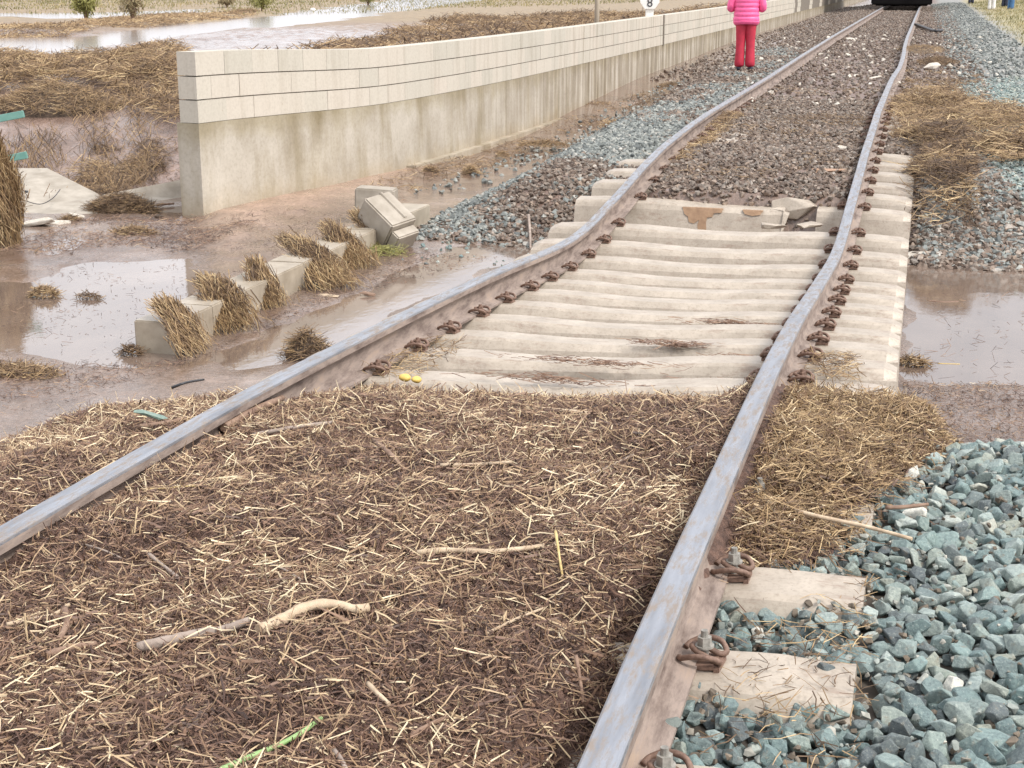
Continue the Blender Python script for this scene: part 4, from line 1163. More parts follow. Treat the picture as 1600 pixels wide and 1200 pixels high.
straw_patch('water_litter', plan([(-50, 560), (220, 560), (300, 430), (60, 430), (-50, 500)], -.735), lambda x, y: np.full(len(x), WATER_Z + .002), 80, .01, .06, .0016, 'floating bits of straw in the bright pool', mat='straw', dark=.35, thick=0, thr=-1, edge=.02, seed=13, bend=.02)
straw_patch('mud_litter', plan([(0, 395), (160, 400), (310, 395), (420, 350), (330, 340), (120, 345), (0, 390)], -.735), T_, 2200, .03, .12, .0022, 'scraps of straw strewn on the silt before the wall end', mat='straw', dark=.2, thick=.01, thr=-.2, edge=.02, seed=14)
straw_patch('track_litter', [(-2.1, 12), (-.5, 12), (-.5, 22), (-2.1, 22)], T_, 2600, .04, .14, .0025, 'wisps of straw caught in the muddy ballast', dark=.1, thick=.06, thr=.05, seed=15)
straw_patch('track_litter', [(-2.2, 13), (-1.95, 13), (-1.95, 18), (-2.2, 18)], T_, 1500, .04, .14, .0025, 'golden straw along the inside of the wall-side rail', thick=.10, thr=-.3, seed=16)
straw_patch('track_litter', [(-.3, 14), (.7, 14), (.9, 26), (-.3, 30)], T_, 5200, .06, .2, .004, 'brown straw on the stones beside the far rail', dark=.12, thick=.10, thr=-.1, seed=17)
straw_patch('mud_litter', plan([(-100, 420), (300, 360), (640, 300), (600, 420), (300, 560), (100, 640), (-100, 660)], -.735), T_, 5000, .008, .05, .0016, 'fine dark flecks and fibres lying all over the wet mud', mat='straw', dark=.35, thick=0, thr=-.1, lump=1.5, edge=.02, seed=33, bend=.05)
straw_patch('mud_litter', plan([(560, 300), (700, 250), (900, 195), (1040, 150), (1060, 165), (940, 215), (760, 262), (640, 300)], -.72), T_, 2600, .04, .16, .003, 'reddish straw scraps along the channel between the wall and the ballast', dark=.15, thick=.05, thr=.0, lump=1.6, seed=31)
scatter_rocks('channel_stones', 500, plan([(640, 300), (760, 255), (960, 185), (1060, 150), (1080, 160), (900, 225), (700, 290)], -.7), T_, .03, .08, M['stone_grey'], 'loose stones lying in the wet channel by the wall', edge=.2)
def smear(px_, zoff, sx_, label, seed):
    p = at(*px_, -.3)
    for _ in range(8):
        zz = float(seat(p[1])) + .02 + zoff; p = at(*px_, zz)
    n = 160
    P = np.c_[p[0] + rng.normal(0, sx_, n), p[1] + rng.normal(0, .02, n), p[2] + rng.uniform(-.01, .012, n)]
    D = np.c_[np.ones(n), rng.normal(0, .4, n), rng.normal(0, .15, n)]
    V, Fq, T = straws(P - p, D, rng.uniform(.02, .09, n), rng.uniform(.001, .0025, n), rng.uniform(.25, .62, n), .1)
    o = link('mud_smear', np_mesh('mud_smear', V, Fq, [M['straw']], {'tint': T}), None, tuple(p)); tag(o, label, 'straw smear', kind='stuff')
smear((1045, 537), 0, .10, 'brown smear of muddy straw on the middle of a bare sleeper', 1)
smear((1150, 505), 0, .12, 'thin line of mud and straw on a bare sleeper near the bent rail', 2)
smear((930, 566), 0, .16, 'muddy straw line on the second bare sleeper', 3)
smear((1160, 560), 0, .08, 'dark muddy lump of straw on a bare sleeper against the bent rail', 4)
smear((1150, 600), 0, .10, 'muddy straw on the first bare sleeper by the bent rail', 5)
smear((860, 592), 0, .16, 'muddy straw film on the first bare sleeper', 6)
# straw lodged around the hanging clips near the mat
straw_patch('track_litter', [(-2.25, 5.5), (-1.9, 5.5), (-1.95, 6.3), (-2.15, 6.3)], lambda x, y: lz(y) - .16, 260, .04, .12, .0016, 'straw lodged round the wall-side clips at the mat edge', thick=.02, thr=-1, edge=.01, seed=18)
straw_patch('track_litter', [(-.38, 5.6), (-.15, 5.6), (-.2, 6.1), (-.36, 6.1)], lambda x, y: rz(y) - .15, 300, .03, .09, .0016, 'straw lodged round the clip at the golden drift', thick=.03, thr=-1, edge=.01, seed=19)
straw_patch('track_litter', [(-.33, 2.2), (-.02, 2.2), (-.02, 4.2), (-.3, 3.6)], lambda x, y: rz(y) - .165, 700, .02, .08, .0013, 'brown straw between the near sleeper ends', thick=.02, thr=-.2, lump=4, edge=.01, dark=.05, seed=20)

# ------------------------------------------------------------------ grass field right and field left
def grass(name, pts, n, h, w, label, mat='grass', patch=-.2):
    q = inside_sample(pts, n, .3); m_ = fbm(q[:, 0], q[:, 1], .5, 3, 500)
    q = q[m_ > patch + rng.normal(0, .15, len(q))]; n = len(q)
    L = rng.uniform(.5, 1.2, n) * h
    D = np.c_[rng.normal(0, .35, n), rng.normal(0, .35, n), np.ones(n)]
    V, Fq, T = straws(np.c_[q, terrain(q[:, 0], q[:, 1]) + L * .4], D, L, rng.uniform(.6, 1.3, n) * w, np.clip(.5 + .5 * fbm(q[:, 0], q[:, 1], .35, 3, 510) + rng.normal(0, .2, n), 0, 1), .25)
    o = link(name, np_mesh(name, V, Fq, [M[mat]], {'tint': T})); tag(o, label, 'grass', kind='stuff')
grass('grass', [(1.95, 24), (6, 22), (16, 60), (14, 100), (2.4, 100), (2.3, 45)], 26000, .10, .010, 'dry yellow-green grass where the onlookers stand', patch=-.7)
grass('dry_grass', [(-70, 64), (-26, 52), (-17, 74), (-12, 130), (-70, 130)], 26000, .12, .02, 'dry tan grass of the far field', patch=-.5)

# ------------------------------------------------------------------ sloping slabs, rubble, railing at the left
def slab(name, pts_px, label, thick=.12):
    P = [at(x, y, z) for x, y, z in pts_px]
    bm = bmesh.new()
    t_ = [bm.verts.new(p_) for p_ in P]; b_ = [bm.verts.new(p_ - np.array([0, 0, thick])) for p_ in P]
    bm.faces.new(t_); bm.faces.new(b_[::-1])
    for i in range(len(P)):
        j = (i + 1) % len(P); bm.faces.new((t_[i], b_[i], b_[j], t_[j]))
    bmesh.ops.recalc_face_normals(bm, faces=bm.faces)
    bmesh.ops.bevel(bm, geom=bm.edges[:], offset=.012, segments=2, affect='EDGES')
    o = link(name, bm_mesh(name, bm, [M['slab']])); tag(o, label, 'concrete slab', 'sloping slabs of the ford')
slab('concrete_slab', [(-60, 262, -.50), (75, 262, -.50), (155, 303, -.66), (205, 345, -.76), (-60, 360, -.78)], 'sloping concrete slab under the green railing')
slab('concrete_slab', [(157, 304, -.655), (300, 276, -.56), (306, 312, -.76), (215, 330, -.77)], 'sloping concrete slab running to the wall end')
def railing():
    e = empty('metal_railing', tuple(at(-10, 300, -.6))); tag(e, 'green painted metal railing cut off at the picture edge', 'railing')
    inv = Matrix.Translation(-e.location)
    for (a, b_, nm) in (((-160, 216), (37, 178), 'rail_bar'), ((-160, 282), (42, 242), 'rail_bar')):
        D_ = 12.6
        def pt(x, y):
            r_ = ray(x, y); return Vector(_C + r_ * D_)
        p0, p1 = pt(*a), pt(*b_)
        bm = bmesh.new(); d = p1 - p0
        rot = d.to_track_quat('X', 'Z').to_matrix()
        bm_box(bm, (p0 + p1) / 2, (d.length, .05, .06), rot, bev=.004)
        bmesh.ops.transform(bm, matrix=inv, verts=bm.verts)
        link(nm, bm_mesh(nm, bm, [M['green_metal']]), e)
    r_ = ray(-70, 230); p0 = Vector(_C + r_ * 12.65)
    bm = bmesh.new(); bm_box(bm, Vector((p0.x, p0.y, (p0.z + .25 - .8) / 2)), (.06, .06, p0.z + .25 + .8), bev=.004)
    bmesh.ops.transform(bm, matrix=inv, verts=bm.verts)
    link('post', bm_mesh('post', bm, [M['green_metal']]), e)
railing()
for i, (px_, s, lab) in enumerate((((55, 352), .34, 'largest pale rubble lump below the slab beside the straw bundle'), ((85, 348), .26, 'pale rubble lump at the slab foot, between two others'), ((120, 338), .16, 'small pale rubble lump at the right of the rubble row'))):
    rock('rubble', px_, -.73, s, M['limestone'], lab, 'rubble', 'rubble at the slab foot', (1.3, .7, .45), 30 + i)
rock('ballast_stone', (249, 339), -.735, .10, M['mulch_dark'], 'dark round stone in the puddle by the wall end', 'stone', None, (1, 1, .8), 44)
rock('bottle', (42, 300), -.60, .06, M['black'], 'small dark bit of rubbish on the sloping slab', 'rubbish', None, (1.2, .6, .7), 45)
def wire(name, pts, rad, mat, label, cat, group=None):
    bm = bmesh.new(); P = smooth_path(pts, 6); o0 = P[len(P) // 2].copy()
    bm_tube(bm, [p_ - o0 for p_ in P], rad, 6)
    o = link(name, bm_mesh(name, bm, [mat]), None, tuple(o0)); tag(o, label, cat, group); return o
wire('wire', [at(34, 312, -.585), at(62, 319, -.63), at(82, 310, -.60), at(94, 296, -.56)], .004, M['black'], 'thin dark wire curled on the sloping slab', 'wire')

# ------------------------------------------------------------------ tilted concrete blocks
def cblock(pxy, z, size, rot, label, notch=True):
    p = at(*pxy, z)
    bm = bmesh.new()
    sx_, sy_, sz_ = size
    bm_box(bm, Vector((0, 0, 0)), size, bev=.012)
    if notch:
        bm_box(bm, Vector((sx_ * .62, 0, -.02)), (sx_ * .26, sy_ * .86, sz_ * .7), bev=.01)
        bm_box(bm, Vector((-.02, sy_ * .15, sz_ * .5)), (sx_ * .9, .03, .02), bev=.005)
    o = link('concrete_block', bm_mesh('concrete_block', bm, [M['slab']]), None, tuple(p)); o.rotation_euler = rot
    tag(o, label, 'concrete block', 'broken concrete blocks at the kerb end'); return o
cblock((603, 343), -.50, (.34, .28, .24), (R(8), R(35), R(-20)), 'tilted broken concrete block leaning at the end of the kerb')
cblock((588, 320), -.58, (.34, .22, .30), (0, R(3), R(8)), 'upright square concrete block behind the tilted one', False)
# fragments at the broken sleeper
def frag(p, size, rot, label, seed):
    V, Fc = rock_variant(seed, True, 15)
    V = V * np.array(size) * 1.15
    me = np_mesh('concrete_fragment', V, Fc, [M['sleeper']])
    o = link('concrete_fragment', me, None, p); o.rotation_euler = rot
    tag(o, label, 'concrete fragment', 'pieces of the broken sleeper'); return o
frag(tuple(at(1243, 327, -.42)), (.33, .18, .22), (.1, .12, .1), 'chunk of broken sleeper beside the crack', 701)
frag(tuple(at(1292, 322, -.40)), (.22, .12, .07), (0, .15, .4), 'thin blue-grey splinter of concrete by the inner rail edge', 702)
frag(tuple(at(1205, 352, -.50)), (.26, .20, .07), (0, 0, .3), 'flat crumbled slab of concrete under the broken sleeper', 703)
frag(tuple(at(1262, 352, -.48)), (.24, .18, .08), (0, .05, .6), 'muddy flake of concrete beside the crumbled slab', 704)
rock('limestone_rock', (1440, 402), -.72, .24, M['limestone'], 'large white rock at the edge of the water, right of the sleepers', 'rock', 'pale rocks on the right slope', (1.15, .8, .62), 51, .3)
rock('limestone_rock', (1533, 402), -.72, .13, M['limestone'], 'squarish cream rock at the water edge', 'rock', 'pale rocks on the right slope', (.9, .9, .9), 52, .8)
rock('limestone_rock', (1470, 335), -.50, .24, M['slab'], 'grey-white concrete lump half way up the brown slope', 'rock', 'pale rocks on the right slope', (1.2, .7, .6), 53, 2.6)
rock('limestone_rock', (1572, 392), -.68, .16, M['limestone'], 'flat buff rock farthest right at the water edge', 'rock', 'pale rocks on the right slope', (1.3, .7, .4), 54, -.4)
rock('limestone_rock', (1432, 322), -.45, .12, M['limestone'], 'small white rock touching the upper sleeper ends', 'rock', 'pale rocks on the right slope', (1.3, .7, .5), 55)
rock('limestone_rock', (1318, 232), -.22, .13, M['limestone'], 'flat pale stone between the rails just past the broken sleeper', 'rock', None, (1.2, .8, .5), 56)
rock('limestone_rock', (1360, 123), -.2, .36, M['limestone'], 'long flat whitish stone beside the kink in the rail', 'rock', None, (1.4, .5, .25), 57)
rock('limestone_rock', (1455, 108), -.2, .34, M['limestone'], 'pinkish lump of concrete on the stones right of the kink', 'rock', None, (.9, .9, .8), 58)
rock('limestone_rock', (1330, 62), -.18, .3, M['limestone'], 'brightest white stone of the far track bed', 'rock', None, (1.1, .8, .5), 59)
rock('dirt_clod', (1290, 268), -.25, .34, simple('orange_clay', (.30, .18, .11), (.38, .24, .16), .8, 12), 'flat orange clod of clay between the rails near the broken sleeper', 'clod', None, (1.3, .7, .25), 60)
rock('bark_piece', (513, 462), -.73, .13, M['stick_pale'], 'pale curled bark piece on the mud at the widest clump', 'bark', None, (1.4, .6, .25), 61)
rock('mud_lump', (576, 460), -.73, .10, M['stick_brown'], 'small brown mud lump right of the pale bark piece', 'clod', None, (1.4, .6, .35), 62)
rock('plastic_scrap', (234, 650), -.10, .10, simple('bottle_green', (.10, .18, .15), (.24, .30, .24), .4, 14), 'grey-green plastic scrap in the straw beyond the wall-side rail', 'plastic scrap', None, (1.5, .6, .35), 63, .2)
for i, (px_, s, lab) in enumerate((((637, 586), .040, 'bright yellow lemon half in the straw at the mat edge'), ((655, 589), .036, 'pale yellow lemon slice beside the bright one'))):
    bm = bmesh.new(); bmesh.ops.create_uvsphere(bm, u_segments=18, v_segments=10, radius=.5)
    bmesh.ops.transform(bm, matrix=Matrix.Diagonal((1.25, 1, .75, 1)), verts=bm.verts)
    for v_ in bm.verts: v_.co *= 1 + .04 * math.sin(v_.co.x * 9 + i)
    o = link('lemon', bm_mesh('lemon', bm, [M['lemon']], True), None, tuple(at(px_[0] - 4, px_[1] + 4, -.215))); o.scale = (s,) * 3; o.rotation_euler = (.2, .1, i)
    tag(o, lab, 'lemon', 'yellow fruit in the straw')

# ------------------------------------------------------------------ sticks
def mz(x, y): return float(mat_z(np.array([x]), np.array([y]))[0])
def stick(pxs, rad, mat, label, z=None, lift=.004, name='stick', group=None, knots=True, taper=.75):
    P = []
    for i, q in enumerate(pxs):
        zz = z
        if zz is None:
            zz = -.13
            for _ in range(6):
                p_ = at(q[0], q[1], zz); zz = mz(p_[0], p_[1]) + rad * .6 + lift + .012 + (q[2] if len(q) > 2 else 0)
        elif len(q) > 2: zz = z + q[2]
        P.append(at(q[0], q[1], zz))
    P = smooth_path(P, 5)
    n = len(P)
    rs = [rad * (1 - (1 - taper) * i / n) * (1 + (random.uniform(-.12, .12) if knots else 0)) for i in range(n)]
    o0 = P[n // 2].copy()
    bm = bmesh.new(); bm_tube(bm, [p_ - o0 for p_ in P], rs, 8)
    o = link(name, bm_mesh(name, bm, [mat]), None, tuple(o0)); tag(o, label, name.replace('_', ' '), group); return o
sg = 'sticks washed onto the track'
stick([(652, 864), (700, 860), (760, 862), (810, 858), (850, 853)], .0085, M['stick_pale'], 'thick straight pale stick lying across the middle of the straw mat')
stick([(215, 1012), (260, 1002), (310, 990), (345, 985), (390, 970)], .013, M['stick_grey'], 'thick greyish log sunk in the straw before the pale root')
stick([(405, 985), (440, 968), (480, 948), (520, 944), (555, 952), (575, 950)], .014, M['stick_pale'], 'pale gnarled root end with peeled yellow wood', name='root')
stick([(72, 1024), (110, 1012), (150, 1006)], .009, M['stick_brown'], 'short brown stick stub near the greyish log')
stick([(340, 1205), (390, 1183), (440, 1162), (475, 1142), (502, 1122)], .0058, M['green_stem'], 'fresh bright green plant stem at the bottom of the mat', name='plant_stem', knots=False)
stick([(350, 668), (400, 640), (440, 622), (485, 596)], .015, M['stick_brown'], 'thick brown branch lying along the inside of the wall-side rail', name='branch')
stick([(215, 668), (265, 660), (300, 652)], .010, M['stick_brown'], 'reddish branch poking out outside the wall-side rail', name='branch')
stick([(395, 680), (460, 668), (520, 660)], .008, M['stick_grey'], 'greyish stick below the thick brown branch')
stick([(225, 765), (270, 762), (322, 758)], .0035, M['reed'], 'yellow reed lying flat below the wall-side rail', name='reed')
stick([(868, 830, .03), (873, 862, .02), (879, 902, 0)], .0038, M['reed'], 'yellow reed standing at a slant right of the pale stick', name='reed')
stick([(900, 1025, .02), (906, 1060, .01), (912, 1105, 0)], .0045, M['stick_brown'], 'thin brown stick upright near the shiny rail')
stick([(912, 584, .04), (935, 596, .02), (962, 608, .0)], .005, M['stick_pale'], 'bent pale stick leaning on the first bare sleeper')
stick([(838, 608), (870, 613), (895, 616)], .005, M['stick_brown'], 'dark stick along the far edge of the mat')
stick([(822, 638), (870, 641), (920, 646)], .009, M['stick_pale'], 'tan stick near the far edge of the mat')
stick([(688, 727), (740, 726), (800, 722)], .006, M['stick_pale'], 'thin tan stick in the upper middle of the mat')
stick([(586, 690), (610, 710), (632, 735)], .009, M['stick_brown'], 'short dark slanting stick in the upper middle of the mat')
stick([(10, 976), (50, 968), (85, 960), (108, 944)], .0055, M['stick_pale'], 'pale forked twig at the picture edge beside the bark', name='twig')
stick([(100, 952), (104, 975), (92, 1000)], .009, M['stick_brown'], 'stubby brown branch hanging from the forked twig', name='branch')
stick([(228, 862), (250, 880), (278, 902)], .0055, M['stick_grey'], 'slanting grey twig below the yellow reed', name='twig')
stick([(150, 985), (230, 1040), (330, 1075)], .0022, M['stick_brown'], 'hair-thin reddish stem crossing before the log', name='twig')
stick([(905, 690 + 60), (960, 725), (990, 710)], .0045, M['stick_grey'], 'grey twig near the foot of the bent rail', name='twig')
stick([(575, 1068), (588, 1082), (608, 1100)], .006, M['stick_pale'], 'stubby pale twig in the lower middle of the mat', name='twig')
stick([(522, 1172), (535, 1190), (545, 1215)], .005, M['stick_grey'], 'grey twig at the bottom edge right of the green stem', name='twig')
stick([(1190, 783, .03), (1270, 805, .03), (1350, 822, .02), (1425, 842, .015)], .0068, M['stick_pale'], 'long pale stick reaching from the golden straw onto the green stones', z=-.115)
stick([(1376, 679, .01), (1440, 690, .0), (1500, 701, -.01)], .0068, M['stick_pale'], 'reddish tan stick over the far rim of the ballast heap', z=-.17)
stick([(1384, 793), (1415, 792), (1450, 788)], .0068, M['stick_brown'], 'short red-brown stick among the green stones', z=-.10)
stick([(1450, 470), (1475, 472), (1498, 471)], .006, M['stick_brown'], 'stick floating on the water right of the sleepers', z=WATER_Z)
stick([(1465, 568), (1500, 569)], .004, M['reed'], 'thin reed on the water near the golden wisp', z=WATER_Z, name='reed')
stick([(826, 336, .17), (828, 362, .07), (829, 388, 0)], .012, M['stick_grey'], 'short grey stake standing before the grey stones', z=-.73, name='stake')
stick([(268, 606, .03), (290, 598, .05), (318, 593, .0)], .006, M['black'], 'black bent hose piece on the straw beyond the wall-side rail', z=-.26, name='hose_piece', knots=False)
stick([(1428, 38), (1442, 42), (1460, 48), (1472, 47)], .05, M['black'], 'dark pipe lying across the far ballast from the rail', z=-.12, name='pipe', knots=False)
stick([(245, 320), (272, 318)], .012, M['stick_brown'], 'dark stick in the puddle beside the wall end', z=-.72)
bit = [((1040, 600), (1090, 590)), ((700, 650), (770, 640)), ((500, 800), (560, 820)), ((130, 850), (190, 872)), ((760, 990), (850, 950)), ((640, 1150), (700, 1120)), ((420, 880), (470, 905))]
for i, (a, b_) in enumerate(bit):
    stick([a, ((a[0] + b_[0]) / 2, (a[1] + b_[1]) / 2 - 2), b_], .003 + .001 * (i % 3), [M['stick_grey'], M['stick_pale'], M['stick_brown']][i % 3],
          ['thin grey twig at the far mat edge near the rail', 'thin pale twig above the tan sticks', 'thin brown twig in the middle left of the mat', 'grey twig just inside the wall-side rail, lower down',
           'long pale twig in the lower right of the mat', 'brown twig in the lower middle of the mat', 'grey twig left of the thick straight stick'][i], name='twig', group='small twigs in the straw mat')

# ------------------------------------------------------------------ bushes, sign, post, bag
def bush(name, px_, z, h, rad, n, mat, label, stems=5):
    p = at(*px_, z); p[2] = float(terrain(p[:1], p[1:2])[0])
    e = empty(name, tuple(p)); tag(e, label, 'bush', 'bushes on the stream bank')
    bm = bmesh.new()
    for i in range(stems):
        a = 2 * math.pi * i / stems + .3
        bm_tube(bm, smooth_path([(0, 0, -.05), (math.cos(a) * .08, math.sin(a) * .08, h * .35), (math.cos(a) * rad * .5, math.sin(a) * rad * .5, h * .8)], 3), [.03] * 3 + [.02] * 2 + [.012] * 2, 6)
    link('stems', bm_mesh('stems', bm, [M['stick_brown']]), e)
    u = rng.normal(size=(n, 3)); u /= np.linalg.norm(u, axis=1, keepdims=True)
    r_ = rng.random(n) ** .4
    cl_ = 1 + .3 * np.sin(u[:, 0] * 5) * np.cos(u[:, 1] * 4)
    P = u * (r_ * cl_)[:, None] * np.array([rad, rad, h * .42]) + np.array([0, 0, h * .62])
    V, Fq, T = straws(P, rng.normal(size=(n, 3)) + np.array([0, 0, .8]), rng.uniform(.06, .16, n), rng.uniform(.008, .018, n), np.clip(rng.beta(2, 2, n) + .3 * u[:, 2] * 0, 0, 1), .2)
    link('crown', np_mesh('crown', V, Fq, [M[mat]], {'tint': T}), e)
bush('bush', (135, 36), 0, 1.0, .42, 1500, 'foliage', 'yellow-green bush on the stream bank at the upper left')
bush('bush', (208, 36), 0, .95, .40, 700, 'foliage_dry', 'half-bare dry bush next to the yellow-green one')
bush('bush', (410, 18), 0, .75, .5, 1200, 'foliage', 'low green bush beyond the stream above the wall')
bush('bush', (355, 12), 0, .45, .4, 700, 'foliage_dry', 'faded low bush left of the low green one')
bush('bush', (575, 6), 0, .7, .5, 800, 'foliage', 'small bright bush farthest along the stream')
rock('white_bag', (488, 16), .02, .35, M['white'], 'small whitish bag on the far stream bank', 'bag', None, (.9, .6, .9), 71)
straw_patch('straw_drift', plan([(-60, 57), (0, 56), (110, 55), (140, 46), (210, 42), (400, 24), (400, 18), (200, 30), (110, 38), (0, 44), (-60, 46)], 0.), T_, 9000, .12, .35, .007, 'golden straw line on the far side of the stream', t=(2.2, 2.2), thick=.08, thr=-.5, lump=.4, seed=22)
# sign with the number 8
sx0, sy0 = -5.26, 29.3
e = empty('number_sign', (sx0, sy0, .2)); tag(e, 'white sign with a black number on a short post above the wall', 'sign')
bm = bmesh.new(); bm_box(bm, Vector((0, 0, .33)), (.16, .05, .86), bev=.006)
link('post', bm_mesh('post', bm, [M['white']]), e)
bm = bmesh.new()
oct_ = [(-.10, .56), (.10, .56), (.185, .68), (.185, 1.0), (.10, 1.10), (-.10, 1.10), (-.185, 1.0), (-.185, .68)]
f0 = [bm.verts.new((x, -.031, z)) for x, z in oct_]; f1 = [bm.verts.new((x, -.062, z)) for x, z in oct_]
bm.faces.new(f1); bm.faces.new(f0[::-1])
for i in range(8): bm.faces.new((f0[i], f0[(i + 1) % 8], f1[(i + 1) % 8], f1[i]))
bmesh.ops.recalc_face_normals(bm, faces=bm.faces)
link('panel', bm_mesh('panel', bm, [M['white']]), e)
fcv = bpy.data.curves.new('number', 'FONT'); fcv.body = '8'; fcv.size = .24; fcv.align_x = 'CENTER'; fcv.extrude = .003; fcv.materials.append(M['black'])
_t = bpy.data.objects.new('tmp', fcv); C.objects.link(_t); bpy.context.view_layer.update()
_nm = bpy.data.meshes.new_from_object(_t.evaluated_get(bpy.context.evaluated_depsgraph_get())); bpy.data.objects.remove(_t)
fo = bpy.data.objects.new('number', _nm); C.objects.link(fo); fo.parent = e; fo.location = (0, -.068, .60); fo.rotation_euler = (R(90), 0, 0)
e.rotation_euler = (0, 0, R(12))
bm = bmesh.new(); bm_tube(bm, [(0, 0, -.1), (.01, 0, .8), (0, .01, 1.7)], [.045, .042, .04], 10)
o = link('wooden_post', bm_mesh('wooden_post', bm, [M['wood_post']]), None, (-5.52, 25.6, .1)); tag(o, 'thin weathered post rising behind the wall left of the sign', 'post')

# ------------------------------------------------------------------ people
def skin_body(name, joints, edges, radii, mat, parent, sub=2, root=0):
    me = bpy.data.meshes.new(name); me.from_pydata([tuple(j) for j in joints], edges, []); me.update()
    o = link(name, me, parent); me.materials.append(mat)
    md = o.modifiers.new('skin', 'SKIN'); md.use_smooth_shade = True
    for i, r_ in enumerate(radii):
        sv_ = me.skin_vertices[0].data[i]
        sv_.radius = (r_, r_) if np.isscalar(r_) else r_
        sv_.use_root = (i == root)
    s = o.modifiers.new('sub', 'SUBSURF'); s.levels = sub; s.render_levels = sub
    return o
def person(loc, yaw, top_mat, leg_mat, label, jacket='puffer', h=1.62, pose='arms'):
    k = h / 1.62
    e = empty('person', loc, (0, 0, yaw)); e.scale = (k,) * 3; tag(e, label, 'person')
    # body skin: head, neck, torso, arms and legs as one surface
    J = [(0, 0, .90), (0, 0, 1.12), (0, .01, 1.30), (0, 0, 1.38), (0, -.01, 1.44), (0, -.015, 1.52), (0, -.01, 1.585),
         (.09, 0, .86), (.095, .0, .48), (.10, .02, .09), (.105, -.10, .035), (-.09, 0, .86), (-.095, 0, .48), (-.10, .02, .09), (-.105, -.10, .035),
         (.17, .01, 1.32), (.24, .0, 1.06), (.14, -.20, 1.10), (-.17, .01, 1.32), (-.24, .0, 1.06), (-.12, -.22, 1.12)]
    E_ = [(0, 1), (1, 2), (2, 3), (3, 4), (4, 5), (5, 6), (0, 7), (7, 8), (8, 9), (9, 10), (0, 11), (11, 12), (12, 13), (13, 14), (2, 15), (15, 16), (16, 17), (2, 18), (18, 19), (19, 20)]
    rr_ = [(.14, .10), (.12, .09), (.15, .09), .055, .055, (.075, .09), (.055, .07), .08, .055, .04, .035, .08, .055, .04, .035, .05, .04, .028, .05, .04, .028]
    skin_body('body', J, E_, rr_, M['skin'], e)
    for s in (1, -1):    # hands: palm and five fingers
        bx_, by_, bz_ = (.14, -.20, 1.10) if s > 0 else (-.12, -.22, 1.12)
        Jh = [(bx_, by_, bz_), (bx_ - s * .03, by_ - .05, bz_ + .01)]; Eh = [(0, 1)]; rh = [.022, .03]
        for f_ in range(4):
            a = len(Jh); o_ = (f_ - 1.5) * .018; L_ = (.058, .07, .066, .05)[f_]
            Jh += [(bx_ - s * .04 + .0, by_ - .075, bz_ + .01 + o_), (bx_ - s * (.04 + L_ * .5), by_ - .10, bz_ + .01 + o_), (bx_ - s * (.04 + L_), by_ - .10 + .015, bz_ + .01 + o_)]
            Eh += [(1, a), (a, a + 1), (a + 1, a + 2)]; rh += [.010, .009, .008]
        a = len(Jh); Jh += [(bx_ - s * .01, by_ - .05, bz_ + .045), (bx_ - s * .035, by_ - .08, bz_ + .065)]; Eh += [(1, a), (a, a + 1)]; rh += [.011, .009]
        skin_body('hand', Jh, Eh, rh, M['skin'], e, 1)
    # face: nose and eyes
    bm = bmesh.new()
    bmesh.ops.create_uvsphere(bm, u_segments=8, v_segments=6, radius=.012, matrix=Matrix.Translation((.03, -.098, 1.53)))
    bmesh.ops.create_uvsphere(bm, u_segments=8, v_segments=6, radius=.012, matrix=Matrix.Translation((-.03, -.098, 1.53)))
    link('eyes', bm_mesh('eyes', bm, [M['hair']]), e)
    bm = bmesh.new(); bmesh.ops.create_cone(bm, cap_ends=True, segments=8, radius1=.018, radius2=.006, depth=.045, matrix=Matrix.Translation((0, -.115, 1.505)) @ Matrix.Rotation(R(15), 4, 'X'))
    link('nose', bm_mesh('nose', bm, [M['skin']], True), e)
    bm = bmesh.new()
    g = bmesh.ops.create_uvsphere(bm, u_segments=20, v_segments=14, radius=1)
    bmesh.ops.transform(bm, matrix=Matrix.Translation((0, .015, 1.545)) @ Matrix.Diagonal((.092, .105, .105, 1)), verts=bm.verts)
    for v_ in bm.verts:
        if v_.co.y > 0 and v_.co.z < 1.55: v_.co.z -= .12 * min(1, v_.co.y / .06)
        if v_.co.y < -.055 and v_.co.z < 1.58: v_.co.y = -.055
        v_.co += Vector((math.sin(v_.co.z * 90) * .003, 0, 0))
    link('hair', bm_mesh('hair', bm, [M['hair']], True), e)
    # trousers
    def legs():
        bm = bmesh.new()
        for s in (1, -1):
            prof = [(.085, .0, .93, .115, .115), (.088, 0, .80, .108, .112), (.092, .0, .62, .090, .098), (.096, -.005, .45, .078, .084), (.10, .005, .28, .078, .082), (.104, .01, .14, .085, .09), (.106, .0, .035, .094, .105)]
            rings = []
            for (x, y, z, a, b_) in prof:
                rings.append([bm.verts.new((s * x * .86 + a * math.cos(t) * (1 + .03 * math.sin(3 * t + z * 20)), y + b_ * math.sin(t), z)) for t in [2 * math.pi * i / 16 for i in range(16)]])
            for r0, r1 in zip(rings, rings[1:]):
                for i in range(16): bm.faces.new((r0[i], r0[(i + 1) % 16], r1[(i + 1) % 16], r1[i]))
            bm.faces.new(rings[-1])
        bmesh.ops.recalc_face_normals(bm, faces=bm.faces)
        o = link('trousers', bm_mesh('trousers', bm, [leg_mat], True), e); s = o.modifiers.new('sub', 'SUBSURF'); s.levels = s.render_levels = 1
    legs()
    # shoes
    for s in (1, -1):
        bm = bmesh.new(); bm_box(bm, Vector((s * .105, -.045, .03)), (.095, .27, .065), bev=.025)
        link('shoe', bm_mesh('shoe', bm, [M['navy'] if leg_mat is not M['jeans'] else M['whitecloth']], True), e)
    # jacket: quilted tube torso and sleeves
    bm = bmesh.new(); n_ = 24
